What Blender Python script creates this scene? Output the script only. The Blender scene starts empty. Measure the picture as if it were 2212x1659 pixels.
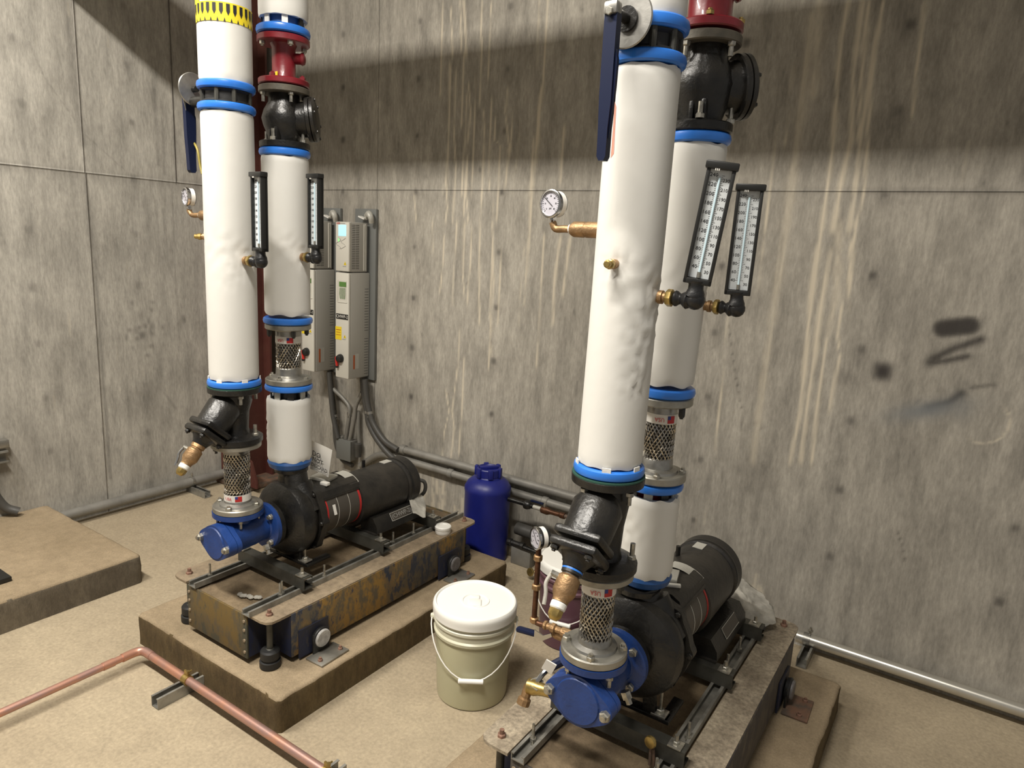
import bpy, bmesh, math, random
import numpy as np
from mathutils import Vector, Matrix, noise
random.seed(7); rng=np.random.default_rng(11)
PI=math.pi
S=bpy.context.scene; COL=S.collection
# ------------------------------------------------------------------ camera
cd=bpy.data.cameras.new('camera'); cam=bpy.data.objects.new('camera',cd); COL.objects.link(cam)
cd.sensor_width=36; cd.lens=36*1501.34/2212; cd.clip_start=.05
yaw,pit,rol=[math.radians(a) for a in (123.459,-11.4235,3.0155)]
_f=Vector((math.cos(yaw)*math.cos(pit),math.sin(yaw)*math.cos(pit),math.sin(pit)))
_r=Vector((math.sin(yaw),-math.cos(yaw),0)); _u=_r.cross(_f)
r2=math.cos(rol)*_r+math.sin(rol)*_u; u2=-math.sin(rol)*_r+math.cos(rol)*_u
cam.matrix_world=Matrix(((r2.x,u2.x,-_f.x,4.037),(r2.y,u2.y,-_f.y,-3.038),(r2.z,u2.z,-_f.z,1.66),(0,0,0,1)))
S.camera=cam
# ------------------------------------------------------------------ world and light
w=bpy.data.worlds.new('world'); S.world=w; w.use_nodes=True
w.node_tree.nodes['Background'].inputs[0].default_value=(1,.955,.89,1)
w.node_tree.nodes['Background'].inputs[1].default_value=0.24
def area(loc,sx,sy,power,col=(1,.945,.86),aim=None):
    l=bpy.data.lights.new('strip_lamp','AREA'); l.shape='RECTANGLE'; l.size=sx; l.size_y=sy; l.energy=power; l.color=col
    o=bpy.data.objects.new('strip_lamp',l); COL.objects.link(o); o.location=loc
    d=(Vector(aim)-Vector(loc)) if aim else Vector((0,0,-1))
    z=-d.normalized(); x=Vector((1,0,0)); x=(x-z*x.dot(z)).normalized(); y=z.cross(x)
    o.rotation_euler=Matrix((x,y,z)).transposed().to_euler()
    return o
area((3.1,-3.0,3.93),1.25,.24,150)
area((1.2,-3.0,3.93),1.25,.24,140)
S.view_settings.view_transform='Standard'; S.view_settings.look='None'; S.view_settings.exposure=0.1
S.view_settings.gamma=1; S.view_settings.use_curve_mapping=False
# ------------------------------------------------------------------ materials
def mat(name,col,rough=.5,metal=0,bump=0,bscale=60,var=0,vscale=8,col2=None,trans=0,emit=None,estr=1,spec=.5,coat=0,alpha=None,stretch=None,thr=(.4,.6)):
    m=bpy.data.materials.new(name); m.use_nodes=True; nt=m.node_tree; b=nt.nodes['Principled BSDF']
    b.inputs['Base Color'].default_value=(*col,1); b.inputs['Roughness'].default_value=rough; b.inputs['Metallic'].default_value=metal
    b.inputs['Specular IOR Level'].default_value=spec; b.inputs['Coat Weight'].default_value=coat
    if trans: b.inputs['Transmission Weight'].default_value=trans
    if emit: b.inputs['Emission Color'].default_value=(*emit,1); b.inputs['Emission Strength'].default_value=estr
    N=nt.nodes.new; L=nt.links.new
    if bump or var or col2:
        tc=N('ShaderNodeTexCoord'); mp=N('ShaderNodeMapping'); L(tc.outputs['Object'],mp.inputs[0])
        if stretch: mp.inputs['Scale'].default_value=stretch
    if var or col2:
        n=N('ShaderNodeTexNoise'); n.inputs['Scale'].default_value=vscale; n.inputs['Detail'].default_value=6; n.inputs['Roughness'].default_value=.6
        L(mp.outputs[0],n.inputs[0]); r=N('ShaderNodeValToRGB'); L(n.outputs[0],r.inputs[0])
        c2=col2 if col2 else tuple(c*(1-var) for c in col)
        r.color_ramp.elements[0].position=thr[0]; r.color_ramp.elements[1].position=thr[1]
        r.color_ramp.elements[0].color=(*c2,1); r.color_ramp.elements[1].color=(*col,1); L(r.outputs[0],b.inputs['Base Color'])
    if bump:
        n=N('ShaderNodeTexNoise'); n.inputs['Scale'].default_value=bscale; n.inputs['Detail'].default_value=4; L(mp.outputs[0],n.inputs[0])
        bp=N('ShaderNodeBump'); bp.inputs['Strength'].default_value=bump; bp.inputs['Distance'].default_value=.004; L(n.outputs[0],bp.inputs['Height']); L(bp.outputs[0],b.inputs['Normal'])
    return m
def s2l(r,g,b): return tuple(((c/255+.055)/1.055)**2.4 if c>10 else c/255/12.92 for c in (r,g,b))
M={}
M['jacket']=mat('white_jacket',(.67,.66,.62),.62,bump=.12,bscale=25,var=.03,vscale=5)
M['tapeblue']=mat('blue_tape',(.025,.17,.62),.32,bump=.1,bscale=40,coat=.2)
M['tapedark']=mat('dark_blue_tape',(.02,.08,.25),.35,bump=.1,bscale=40)
M['black']=mat('black_cast_iron',(.0065,.0063,.0062),.34,bump=.35,bscale=90,var=.3,vscale=10,col2=(.018,.0165,.014))
M['blackdusty']=mat('dusty_black_paint',(.011,.0105,.01),.42,bump=.3,bscale=70,col2=(.032,.028,.023),vscale=9,thr=(.38,.62))
M['oldflange']=mat('weathered_grey_flange',(.085,.078,.062),.55,.3,bump=.3,col2=(.12,.105,.08),vscale=20)
M['core']=mat('dark_hose_core',(.06,.056,.05),.45,.6)
M['rubber']=mat('black_rubber',(.012,.012,.012),.55,bump=.2)
M['tapeblack']=mat('black_wrap_tape',(.01,.01,.0105),.38,bump=.6,bscale=50)
M['red']=mat('dark_red_paint',(.20,.012,.02),.35,bump=.15,var=.25,coat=.2)
M['primer']=mat('red_primer_steel',(.072,.016,.012),.6,bump=.2,col2=(.10,.035,.024),vscale=6,thr=(.3,.7))
M['blue']=mat('blue_cast_iron_paint',(.013,.050,.215),.4,bump=.35,bscale=80,var=.25,vscale=7)
M['steel']=mat('galvanised_steel',(.42,.41,.38),.38,.85,bump=.1,var=.3,vscale=14)
M['flange']=mat('zinc_flange',(.38,.365,.32),.42,.7,bump=.2,var=.35,vscale=10)
M['strut']=mat('strut_channel_steel',(.33,.32,.285),.48,.55,bump=.15,var=.4,vscale=12)
M['strutd']=mat('dark_strut_steel',(.09,.088,.075),.5,.5,bump=.15,var=.4,vscale=12)
M['chrome']=mat('stainless_braid',(.46,.43,.38),.27,1,var=.3,vscale=40)
M['bolt']=mat('zinc_bolt',(.50,.48,.42),.35,.8,var=.4,vscale=60)
M['brass']=mat('brass',(.47,.34,.12),.36,.85,bump=.1,var=.3,vscale=40)
M['bronze']=mat('cast_bronze',(.40,.25,.125),.48,.7,bump=.4,bscale=120,var=.3,vscale=30)
M['copper']=mat('copper_pipe',(.56,.29,.20),.42,.65,bump=.05,col2=(.42,.27,.24),vscale=7,stretch=(1,1,1))
M['oldcopper']=mat('tarnished_copper',(.14,.065,.035),.45,.7,bump=.1,var=.4,vscale=20)
M['teflon']=mat('white_thread_tape',(.75,.74,.70),.55,bump=.3)
M['conduit']=mat('grey_conduit',(.26,.25,.225),.5,.3,bump=.08,var=.25,vscale=6)
M['darkconduit']=mat('dark_flexible_conduit',(.065,.062,.056),.5,bump=.2)
M['pvcgrey']=mat('drive_cover_grey',(.40,.385,.345),.5,bump=.03)
M['pvclight']=mat('drive_cover_cream',(.63,.61,.54),.5,bump=.03)
M['backplate']=mat('drive_backplate_grey',(.16,.165,.155),.5)
M['slot']=mat('vent_slot_shadow_grey',(.10,.095,.085),.8)
M['display']=mat('lit_display',(.2,.6,.9),.4,emit=(.25,.72,1),estr=1.6)
M['green']=mat('green_board',(.10,.22,.05),.5)
M['yellow']=mat('yellow_label',(.80,.60,.02),.5)
M['warn']=mat('warning_tape_yellow',(.85,.68,.03),.45)
M['print']=mat('black_print',(.012,.012,.014),.6)
M['printred']=mat('red_print',(.5,.04,.05),.5)
M['printgrey']=mat('grey_print',(.28,.27,.25),.6)
M['label']=mat('white_label',(.72,.70,.65),.5)
M['silverlabel']=mat('silver_label',(.50,.49,.44),.45,.25,bump=.25,bscale=160)
M['redlabel']=mat('red_strip',(.45,.02,.02),.4)
M['orange']=mat('orange_label',(.42,.09,.02),.5)
M['guard']=mat('brushed_guard',(.10,.09,.078),.42,.5,bump=.05)
M['lever']=mat('blue_vinyl_lever',(.0045,.009,.034),.45,spec=.3)
M['leverp']=mat('bright_blue_plastic',(.02,.04,.22),.4)
M['dial']=mat('gauge_dial',(.46,.45,.50),.3,coat=.4)
M['case']=mat('gauge_case_steel',(.5,.5,.5),.2,1)
M['blackplastic']=mat('black_plastic',(.014,.014,.013),.38)
M['scale']=mat('thermometer_scale',(.62,.65,.66),.25,coat=.3)
M['tube']=mat('thermometer_tube',(.62,.80,.88),.12,coat=.5)
M['pail']=mat('white_pail_plastic',(.80,.79,.74),.42)
M['tank']=mat('blue_tank_plastic',(.010,.016,.17),.42,bump=.08,var=.15)
M['rag']=mat('white_cloth',(.42,.40,.35),.8,bump=.5,bscale=40,var=.35,vscale=15)
M['rust']=mat('rusty_steel',(.20,.11,.07),.75,.2,bump=.4,col2=(.11,.085,.065),vscale=20)
M['nut']=mat('rusted_nut',(.30,.17,.12),.7,.3,bump=.2,var=.4,vscale=30)
M['duct']=mat('header_jacket',(.75,.74,.70),.6)
def pail_body(name,c1,c2):
    m=bpy.data.materials.new(name); m.use_nodes=True; nt=m.node_tree; b=nt.nodes['Principled BSDF']
    b.inputs['Base Color'].default_value=(*c1,1); b.inputs['Roughness'].default_value=.35; b.inputs['Subsurface Weight'].default_value=.25; b.inputs['Subsurface Radius'].default_value=(.03,.03,.02)
    # liquid seen through the translucent wall up to a fill line, which is the pail's own colour
    tc=nt.nodes.new('ShaderNodeTexCoord'); sp=nt.nodes.new('ShaderNodeSeparateXYZ'); nt.links.new(tc.outputs['Object'],sp.inputs[0])
    r=nt.nodes.new('ShaderNodeValToRGB'); nt.links.new(sp.outputs['Z'],r.inputs[0])
    r.color_ramp.elements[0].position=.245; r.color_ramp.elements[0].color=(*c1,1); r.color_ramp.elements[1].position=.30; r.color_ramp.elements[1].color=(*c2,1)
    nt.links.new(r.outputs[0],b.inputs['Base Color']); return m
M['pailclear']=pail_body('translucent_pail',(.47,.45,.30),(.60,.585,.47))
M['pailpink']=pail_body('translucent_pail_plum',(.115,.052,.072),(.14,.068,.085))
# skid paint: gold-yellow over blue, worn to grey dirt
def skidpaint(name,a,b_,c,sc=6,grime=.5):
    m=bpy.data.materials.new(name); m.use_nodes=True; nt=m.node_tree; bs=nt.nodes['Principled BSDF']; bs.inputs['Roughness'].default_value=.6
    N=nt.nodes.new; L=nt.links.new
    tc=N('ShaderNodeTexCoord'); mp=N('ShaderNodeMapping'); L(tc.outputs['Object'],mp.inputs[0]); mp.inputs['Scale'].default_value=(1,1,.5)
    n1=N('ShaderNodeTexNoise'); n1.inputs['Scale'].default_value=sc; n1.inputs['Detail'].default_value=8; n1.inputs['Roughness'].default_value=.7; L(mp.outputs[0],n1.inputs[0])
    n2=N('ShaderNodeTexNoise'); n2.inputs['Scale'].default_value=sc*4; n2.inputs['Detail'].default_value=6; n2.inputs['Roughness'].default_value=.7; L(mp.outputs[0],n2.inputs[0])
    r1=N('ShaderNodeValToRGB'); L(n1.outputs[0],r1.inputs[0]); r1.color_ramp.interpolation='EASE'
    r1.color_ramp.elements[0].position=.44; r1.color_ramp.elements[0].color=(*b_,1); r1.color_ramp.elements[1].position=.52; r1.color_ramp.elements[1].color=(*a,1)
    r2=N('ShaderNodeValToRGB'); L(n2.outputs[0],r2.inputs[0]); r2.color_ramp.elements[0].position=grime-.06; r2.color_ramp.elements[1].position=grime+.08
    mx=N('ShaderNodeMix'); mx.data_type='RGBA'; L(r2.outputs[0],mx.inputs['Factor']); L(r1.outputs[0],mx.inputs[6]); mx.inputs[7].default_value=(*c,1)
    L(mx.outputs[2],bs.inputs['Base Color'])
    bp=N('ShaderNodeBump'); bp.inputs['Strength'].default_value=.4; bp.inputs['Distance'].default_value=.003; L(n2.outputs[0],bp.inputs['Height']); L(bp.outputs[0],bs.inputs['Normal'])
    return m
M['skidgold']=skidpaint('worn_gold_paint',(.25,.145,.035),(.03,.035,.05),(.10,.08,.05),9,.50)
M['skidolive']=skidpaint('worn_olive_paint',(.13,.085,.025),(.05,.05,.035),(.08,.065,.04),6,.54)
M['skiddark']=skidpaint('worn_dark_paint',(.03,.026,.028),(.05,.042,.035),(.09,.075,.055),8,.55)
M['skidblue']=skidpaint('worn_blue_paint',(.012,.016,.04),(.02,.02,.028),(.05,.045,.04),8,.62)
def concrete(name,base,dark,light,attr=False,streak=(1,1,.25),sc=1.6,mott=.5,rough=.85,bump=.5,tie=None):
    m=bpy.data.materials.new(name); m.use_nodes=True; nt=m.node_tree; bs=nt.nodes['Principled BSDF']; bs.inputs['Roughness'].default_value=rough; bs.inputs['Specular IOR Level'].default_value=.3
    N=nt.nodes.new; L=nt.links.new
    tc=N('ShaderNodeTexCoord'); mp=N('ShaderNodeMapping'); L(tc.outputs['Object'],mp.inputs[0]); mp.inputs['Scale'].default_value=streak
    def nz(scale,det,ro,src=mp):
        n=N('ShaderNodeTexNoise'); n.inputs['Scale'].default_value=scale; n.inputs['Detail'].default_value=det; n.inputs['Roughness'].default_value=ro; L(src.outputs[0],n.inputs[0]); return n
    big=nz(sc,4,.6); mid=nz(sc*9,6,.65); fine=nz(sc*60,5,.7)
    def ramp(n,p0,p1,c0,c1):
        r=N('ShaderNodeValToRGB'); L(n.outputs[0],r.inputs[0]); e=r.color_ramp.elements; e[0].position=p0; e[1].position=p1; e[0].color=(*c0,1); e[1].color=(*c1,1); return r
    def mix(fac,a,b,mode='MIX'):
        x=N('ShaderNodeMix'); x.data_type='RGBA'; x.blend_type=mode
        if isinstance(fac,float): x.inputs['Factor'].default_value=fac
        else: L(fac,x.inputs['Factor'])
        if isinstance(a,tuple): x.inputs[6].default_value=(*a,1)
        else: L(a,x.inputs[6])
        if isinstance(b,tuple): x.inputs[7].default_value=(*b,1)
        else: L(b,x.inputs[7])
        return x.outputs[2]
    c=ramp(big,.35,.68,dark,light).outputs[0]; c=mix(.55,base,c)
    g=ramp(mid,.3,.7,(1-mott*.5,)*3,(1+mott*.25,)*3).outputs[0]; c=mix(1.0,c,g,'MULTIPLY')
    g=ramp(fine,.3,.7,(.78,.78,.78),(1.16,1.16,1.16)).outputs[0]; c=mix(1.0,c,g,'MULTIPLY')
    if attr:
        a=N('ShaderNodeAttribute'); a.attribute_name='paint'; sp=N('ShaderNodeSeparateColor'); L(a.outputs['Color'],sp.inputs[0])
        c=mix(sp.outputs[1],c,(.034,.030,.028)); c=mix(sp.outputs[2],c,(.17,.18,.185)); c=mix(sp.outputs[0],c,(.60,.53,.41))
    L(c,bs.inputs['Base Color'])
    bp=N('ShaderNodeBump'); bp.inputs['Strength'].default_value=bump; bp.inputs['Distance'].default_value=.002; L(fine.outputs[0],bp.inputs['Height']); L(bp.outputs[0],bs.inputs['Normal'])
    return m
M['wall']=concrete('wall_concrete',(.365,.34,.29),(.265,.245,.21),(.43,.40,.345),attr=True,mott=.75)
M['wallL']=concrete('left_wall_concrete',(.42,.395,.345),(.32,.30,.26),(.48,.455,.40),attr=True,mott=.65)
M['floor']=concrete('floor_concrete',(.37,.305,.21),(.29,.235,.16),(.43,.36,.25),streak=(1,1,1),sc=1.3,mott=.22,bump=.25)
M['padtop']=concrete('pad_concrete',(.30,.23,.145),(.22,.17,.105),(.35,.275,.18),streak=(1,1,1),sc=3,mott=.3,bump=.5)
M['padside']=concrete('stained_pad_side',(.115,.078,.035),(.065,.045,.022),(.17,.125,.06),streak=(1,1,.35),sc=5,mott=.7,bump=.9)
M['padsideL']=concrete('grey_pad_side',(.15,.125,.09),(.10,.082,.06),(.19,.16,.115),streak=(1,1,.35),sc=5,mott=.6,bump=.9)
M['fill']=concrete('skid_concrete_fill',(.20,.145,.085),(.085,.062,.04),(.27,.205,.125),streak=(1,1,1),sc=4,mott=.5,bump=.8)
M['rimdirty']=concrete('spattered_steel_rim',(.40,.335,.24),(.10,.075,.055),(.50,.43,.32),streak=(1,1,1),sc=9,mott=.9,bump=.4,rough=.7)
M['rim']=concrete('dusty_steel_rim',(.30,.235,.155),(.17,.13,.09),(.38,.30,.20),streak=(1,1,1),sc=6,mott=.6,bump=.3,rough=.7)
M['ceil']=mat('ceiling_concrete',(.5,.48,.44),.9)
# ------------------------------------------------------------------ object helpers
ORG={}
def thing(name,label,cat,loc=(0,0,0),group=None):
    o=bpy.data.objects.new(name,None); COL.objects.link(o); o.location=loc; o['label']=label; o['category']=cat; o.empty_display_size=.05
    if group: o['group']=group
    ORG[o.name]=Vector(loc); return o
def fr(ax,ref=None):
    a=Vector(ax).normalized(); u=Vector(ref) if ref else (Vector((0,0,1)) if abs(a.z)<.9 else Vector((1,0,0)))
    x=(u-a*u.dot(a)).normalized(); return x,a.cross(x),a
class MB:
    def __init__(s): s.v=[]; s.f=[]
    def add(s,vs,fs):
        n=len(s.v); s.v+=[Vector(p) for p in vs]; s.f+=[tuple(i+n for i in f) for f in fs]; return s
    def lathe(s,o,ax,prof,n=28,ref=None,caps=True):
        x,y,a=fr(ax,ref); o=Vector(o); vs=[];fs=[]
        for t,r in prof:
            for k in range(n):
                an=2*PI*k/n; vs.append(o+a*t+(x*math.cos(an)+y*math.sin(an))*max(r,1e-5))
        for i in range(len(prof)-1):
            for k in range(n):
                k2=(k+1)%n; fs.append((i*n+k,i*n+k2,(i+1)*n+k2,(i+1)*n+k))
        if caps:
            fs.append(tuple(range(n))[::-1]); fs.append(tuple((len(prof)-1)*n+k for k in range(n)))
        return s.add(vs,fs)
    def cyl(s,p0,p1,r,n=20,r1=None,bev=0):
        p0=Vector(p0);p1=Vector(p1);d=(p1-p0).length;r1=r if r1 is None else r1
        pr=[(0,r),(d,r1)] if not bev else [(0,r-bev),(bev,r),(d-bev,r1),(d,r1-bev)]
        return s.lathe(p0,p1-p0,pr,n)
    def box(s,c,sz,R=None,bev=0):
        c=Vector(c); hx,hy,hz=[q/2 for q in sz]; R=R or Matrix.Identity(3)
        if bev:
            bm=bmesh.new(); bmesh.ops.create_cube(bm,size=1)
            for v in bm.verts: v.co=Vector((v.co.x*sz[0],v.co.y*sz[1],v.co.z*sz[2]))
            bmesh.ops.bevel(bm,geom=list(bm.edges),offset=bev,segments=2,affect='EDGES',profile=.5)
            bm.verts.index_update(); vs=[c+R@v.co for v in bm.verts]; fs=[[v.index for v in f.verts] for f in bm.faces]; bm.free(); return s.add(vs,fs)
        vs=[c+R@Vector((a*hx,b*hy,d*hz)) for a in(-1,1) for b in(-1,1) for d in(-1,1)]
        return s.add(vs,[(0,1,3,2),(4,6,7,5),(0,4,5,1),(2,3,7,6),(0,2,6,4),(1,5,7,3)])
    def prism(s,pts,o,ex,ey,ez,d):
        o=Vector(o);ex=Vector(ex);ey=Vector(ey);ez=Vector(ez);n=len(pts)
        vs=[o+ex*p[0]+ey*p[1] for p in pts]+[o+ex*p[0]+ey*p[1]+ez*d for p in pts]
        fs=[tuple(range(n))[::-1],tuple(range(n,2*n))]+[(i,(i+1)%n,(i+1)%n+n,i+n) for i in range(n)]
        return s.add(vs,fs)
    def tube(s,pts,r,n=10,smooth=0,caps=True):
        P=[Vector(p) for p in pts]
        if smooth and len(P)>2:
            Q=[]; E=[P[0]*2-P[1]]+P+[P[-1]*2-P[-2]]
            for i in range(1,len(E)-2):
                for k in range(smooth):
                    t=k/smooth; a,b,c,d=E[i-1:i+3]
                    Q.append(.5*((2*b)+(c-a)*t+(2*a-5*b+4*c-d)*t*t+(3*b-a-3*c+d)*t**3))
            Q.append(P[-1]); P=Q
        T=[(P[min(i+1,len(P)-1)]-P[max(i-1,0)]).normalized() for i in range(len(P))]
        x,y,_=fr(T[0]); vs=[];fs=[]
        for i,p in enumerate(P):
            x=(x-T[i]*x.dot(T[i])).normalized(); y=T[i].cross(x); rr=r(i/(len(P)-1)) if callable(r) else r
            for k in range(n):
                an=2*PI*k/n; vs.append(p+(x*math.cos(an)+y*math.sin(an))*rr)
        for i in range(len(P)-1):
            for k in range(n): fs.append((i*n+k,i*n+(k+1)%n,(i+1)*n+(k+1)%n,(i+1)*n+k))
        if caps: fs.append(tuple(range(n))[::-1]); fs.append(tuple((len(P)-1)*n+k for k in range(n)))
        return s.add(vs,fs)
    def sphere(s,c,r,n=16,sc=(1,1,1),ax=(0,0,1)):
        x,y,a=fr(ax); prof=[(-r*math.cos(PI*i/(n//2)),r*math.sin(PI*i/(n//2))) for i in range(n//2+1)]
        k=len(s.v); s.lathe(c,ax,prof,n); c=Vector(c)
        if sc!=(1,1,1):
            for i in range(k,len(s.v)):
                d=s.v[i]-c; s.v[i]=c+Vector((d.x*sc[0],d.y*sc[1],d.z*sc[2]))
        return s
    def mesh(s,name,m,org=Vector((0,0,0)),ang=35):
        me=bpy.data.meshes.new(name); me.from_pydata([v-org for v in s.v],[],s.f)
        me.materials.append(M[m] if isinstance(m,str) else m)
        me.polygons.foreach_set('use_smooth',[True]*len(me.polygons)); me.update()
        bm=bmesh.new(); bm.from_mesh(me); bmesh.ops.recalc_face_normals(bm,faces=bm.faces); bm.to_mesh(me); bm.free()
        me.set_sharp_from_angle(angle=math.radians(ang)); return me
def link(name,me,parent=None,loc=None,label=None,kind=None):
    o=bpy.data.objects.new(name,me); COL.objects.link(o)
    if parent: o.parent=parent
    if loc is not None: o.location=loc
    if label: o['label']=label
    if kind: o['kind']=kind
    return o
def part(name,mb,m,parent,label=None,kind=None,ang=35):
    org=ORG[parent.name]; o=link(name,mb.mesh(name,m,org,ang),parent,None,label,kind); ORG[o.name]=org; return o
def solo(name,mb,m,label,cat,loc=(0,0,0),group=None,ang=35):
    o=link(name,mb.mesh(name,m,Vector(loc),ang),None,loc,label); o['category']=cat; ORG[o.name]=Vector(loc)
    if group:o['group']=group
    return o
def struct(name,mb,m,loc=(0,0,0)):
    o=link(name,mb.mesh(name,m,Vector(loc)),None,loc,None,'structure'); ORG[o.name]=Vector(loc); return o
_bm={}
def boltmesh(m,hr,hh,sl,sr):
    k=(m,hr,hh,sl,sr)
    if k not in _bm:
        b=MB(); b.lathe((0,0,0),(0,0,1),[(0,hr),(hh*.8,hr),(hh,hr*.8)],6)
        if sl: b.cyl((0,0,0),(0,0,-sl) if sl<0 else (0,0,hh+sl),sr,8)
        _bm[k]=b.mesh('bolt',m)
    return _bm[k]
def bolt(parent,pos,ax,m='bolt',hr=.009,hh=.01,sl=.006,sr=.005,name='bolt',label=None):
    o=link(name,boltmesh(m,hr,hh,sl,sr),parent,None,label); x,y,a=fr(ax)
    R=Matrix((x,y,a)).transposed().to_4x4(); R.translation=Vector(pos)-ORG[parent.name]; o.matrix_local=R; ORG[o.name]=ORG[parent.name]; return o
def ring(parent,c,ax,R,n,ph=0,**k):
    x,y,a=fr(ax); c=Vector(c)
    for i in range(n):
        an=ph+2*PI*i/n; bolt(parent,c+(x*math.cos(an)+y*math.sin(an))*R,ax,**k)
def text(body,size,m,parent,pos,ex,ey,name='lettering',align='CENTER',kind=None,label=None,sx=1):
    cu=bpy.data.curves.new('t','FONT'); cu.body=body; cu.size=size; cu.align_x=align; cu.align_y='CENTER'; cu.extrude=0.0002; cu.resolution_u=2
    to=bpy.data.objects.new('t',cu); COL.objects.link(to)
    dg=bpy.context.evaluated_depsgraph_get(); me=bpy.data.meshes.new_from_object(to.evaluated_get(dg)); bpy.data.objects.remove(to)
    me.materials.clear(); me.materials.append(M[m]); me.name=name
    ex=Vector(ex).normalized(); ey=Vector(ey).normalized(); ez=ex.cross(ey)
    org=ORG[parent.name] if parent else Vector((0,0,0)); R=Matrix((ex*sx,ey,ez)).transposed().to_4x4(); R.translation=Vector(pos)-org
    me.transform(R); o=link(name,me,parent,None,label,kind); ORG[o.name]=org; return o
def grow(t,d): return [(p+d) for p in t]
# ================================================================== SETTING
def ss(a,b,x): t=np.clip((x-a)/(b-a+1e-9),0,1); return t*t*(3-2*t)
def wander(Z,seed,amp):
    r=np.random.default_rng(seed); zz=np.linspace(-.2,4.6,97); w_=np.cumsum(r.normal(0,1,97)); w_-=np.linspace(w_[0],w_[-1],97); w_=w_/ (np.abs(w_).max()+1e-6)
    return np.interp(Z,zz,w_)*amp
def drip(A,U,Z,pts,wd,kind,seed):
    pts=sorted(pts,key=lambda p:p[1]); zs=[p[1] for p in pts]; us=[p[0] for p in pts]
    xc=np.interp(Z,zs,us)+wander(Z,seed,.006)
    r=np.random.default_rng(seed+50); wn=np.interp(Z,np.linspace(0,3.2,60),r.uniform(.55,1.2,60))*wd
    m=np.exp(-((U-xc)/wn)**2*1.4)*ss(zs[0]-.03,zs[0]+.02,Z)*(1-ss(zs[-1]-.02,zs[-1]+.03,Z))
    if wd>.015: m*=.35+.65*np.interp(U-xc+.3,np.linspace(0,.6,260),r.uniform(0,1,260))
    ch=0 if kind=='l' else 1; a=(.85 if wd<.015 else .6) if kind=='l' else .5
    A[...,ch]=np.maximum(A[...,ch],m*a)
def blob(A,U,Z,u,z,ru,rz,a,ch=1,pw=2,ang=0):
    c,s_=math.cos(ang),math.sin(ang); du=(U-u)*c+(Z-z)*s_; dz=-(U-u)*s_+(Z-z)*c
    m=np.exp(-(np.abs(du/ru)**pw+np.abs(dz/rz)**pw))*a; A[...,ch]=np.maximum(A[...,ch],m)
def stroke(A,U,Z,pts,wd,a,ch=1,pw=2):
    for (x0,z0),(x1,z1) in zip(pts[:-1],pts[1:]):
        dx,dz=x1-x0,z1-z0; t=np.clip(((U-x0)*dx+(Z-z0)*dz)/(dx*dx+dz*dz),0,1); d=np.hypot(U-x0-t*dx,Z-z0-t*dz)
        A[...,ch]=np.maximum(A[...,ch],a*np.exp(-(d/wd)**pw))
def panel(parent,kind,u0,u1,z0,z1,painter,m,g=.0007 if True else 0,step=.0095,zfine=3.0):
    """a formwork panel of the cast wall: slightly proud slab with chamfered edge, fine grid carrying stain masks"""
    a0,a1=u0+g,u1-g; us=np.arange(a0,a1,step); us=np.append(us,a1)
    zt=min(z1-g,zfine); zs=np.append(np.arange(z0+g,zt,step),zt)
    if z1-g>zfine: zs=np.append(zs,z1-g)
    U,Z=np.meshgrid(us,zs); ny,nx=U.shape
    A=np.zeros((ny,nx,4),np.float32); A[...,3]=1; painter(A,U,Z)
    D=np.zeros_like(U)
    if kind=='x': co=np.stack([U,D,Z],-1).reshape(-1,3)
    else: co=np.stack([D,U,Z],-1).reshape(-1,3)
    idx=np.arange(nx*ny).reshape(ny,nx); q=np.stack([idx[:-1,:-1],idx[:-1,1:],idx[1:,1:],idx[1:,:-1]],-1).reshape(-1,4)
    # skirt: four edges turned back into the joint
    n0=len(co); rimi=np.concatenate([idx[0,:],idx[1:,-1],idx[-1,-2::-1],idx[-2:0:-1,0]]); back=co[rimi].copy(); back[:,1 if kind=='x' else 0]+= .004 if kind=='x' else -.004
    co=np.concatenate([co,back]); k=len(rimi); j=np.arange(k); q=np.concatenate([q,np.stack([rimi,rimi[(j+1)%k],n0+(j+1)%k,n0+j],-1)])
    if kind=='y': q=q[:,::-1]
    me=bpy.data.meshes.new('concrete_panel'); me.vertices.add(len(co)); me.vertices.foreach_set('co',co.astype(np.float32).ravel())
    me.loops.add(q.size); me.loops.foreach_set('vertex_index',q.astype(np.int32).ravel()); me.polygons.add(len(q)); me.polygons.foreach_set('loop_start',np.arange(0,q.size,4,dtype=np.int32)); me.update(calc_edges=True)
    at=me.color_attributes.new('paint','FLOAT_COLOR','POINT'); full=np.zeros((len(co),4),np.float32); full[:n0]=A.reshape(-1,4); full[n0:,3]=1; full[n0:,1]=.25; at.data.foreach_set('color',full.ravel())
    me.materials.append(M[m]); return link('concrete_panel',me,parent)
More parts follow.
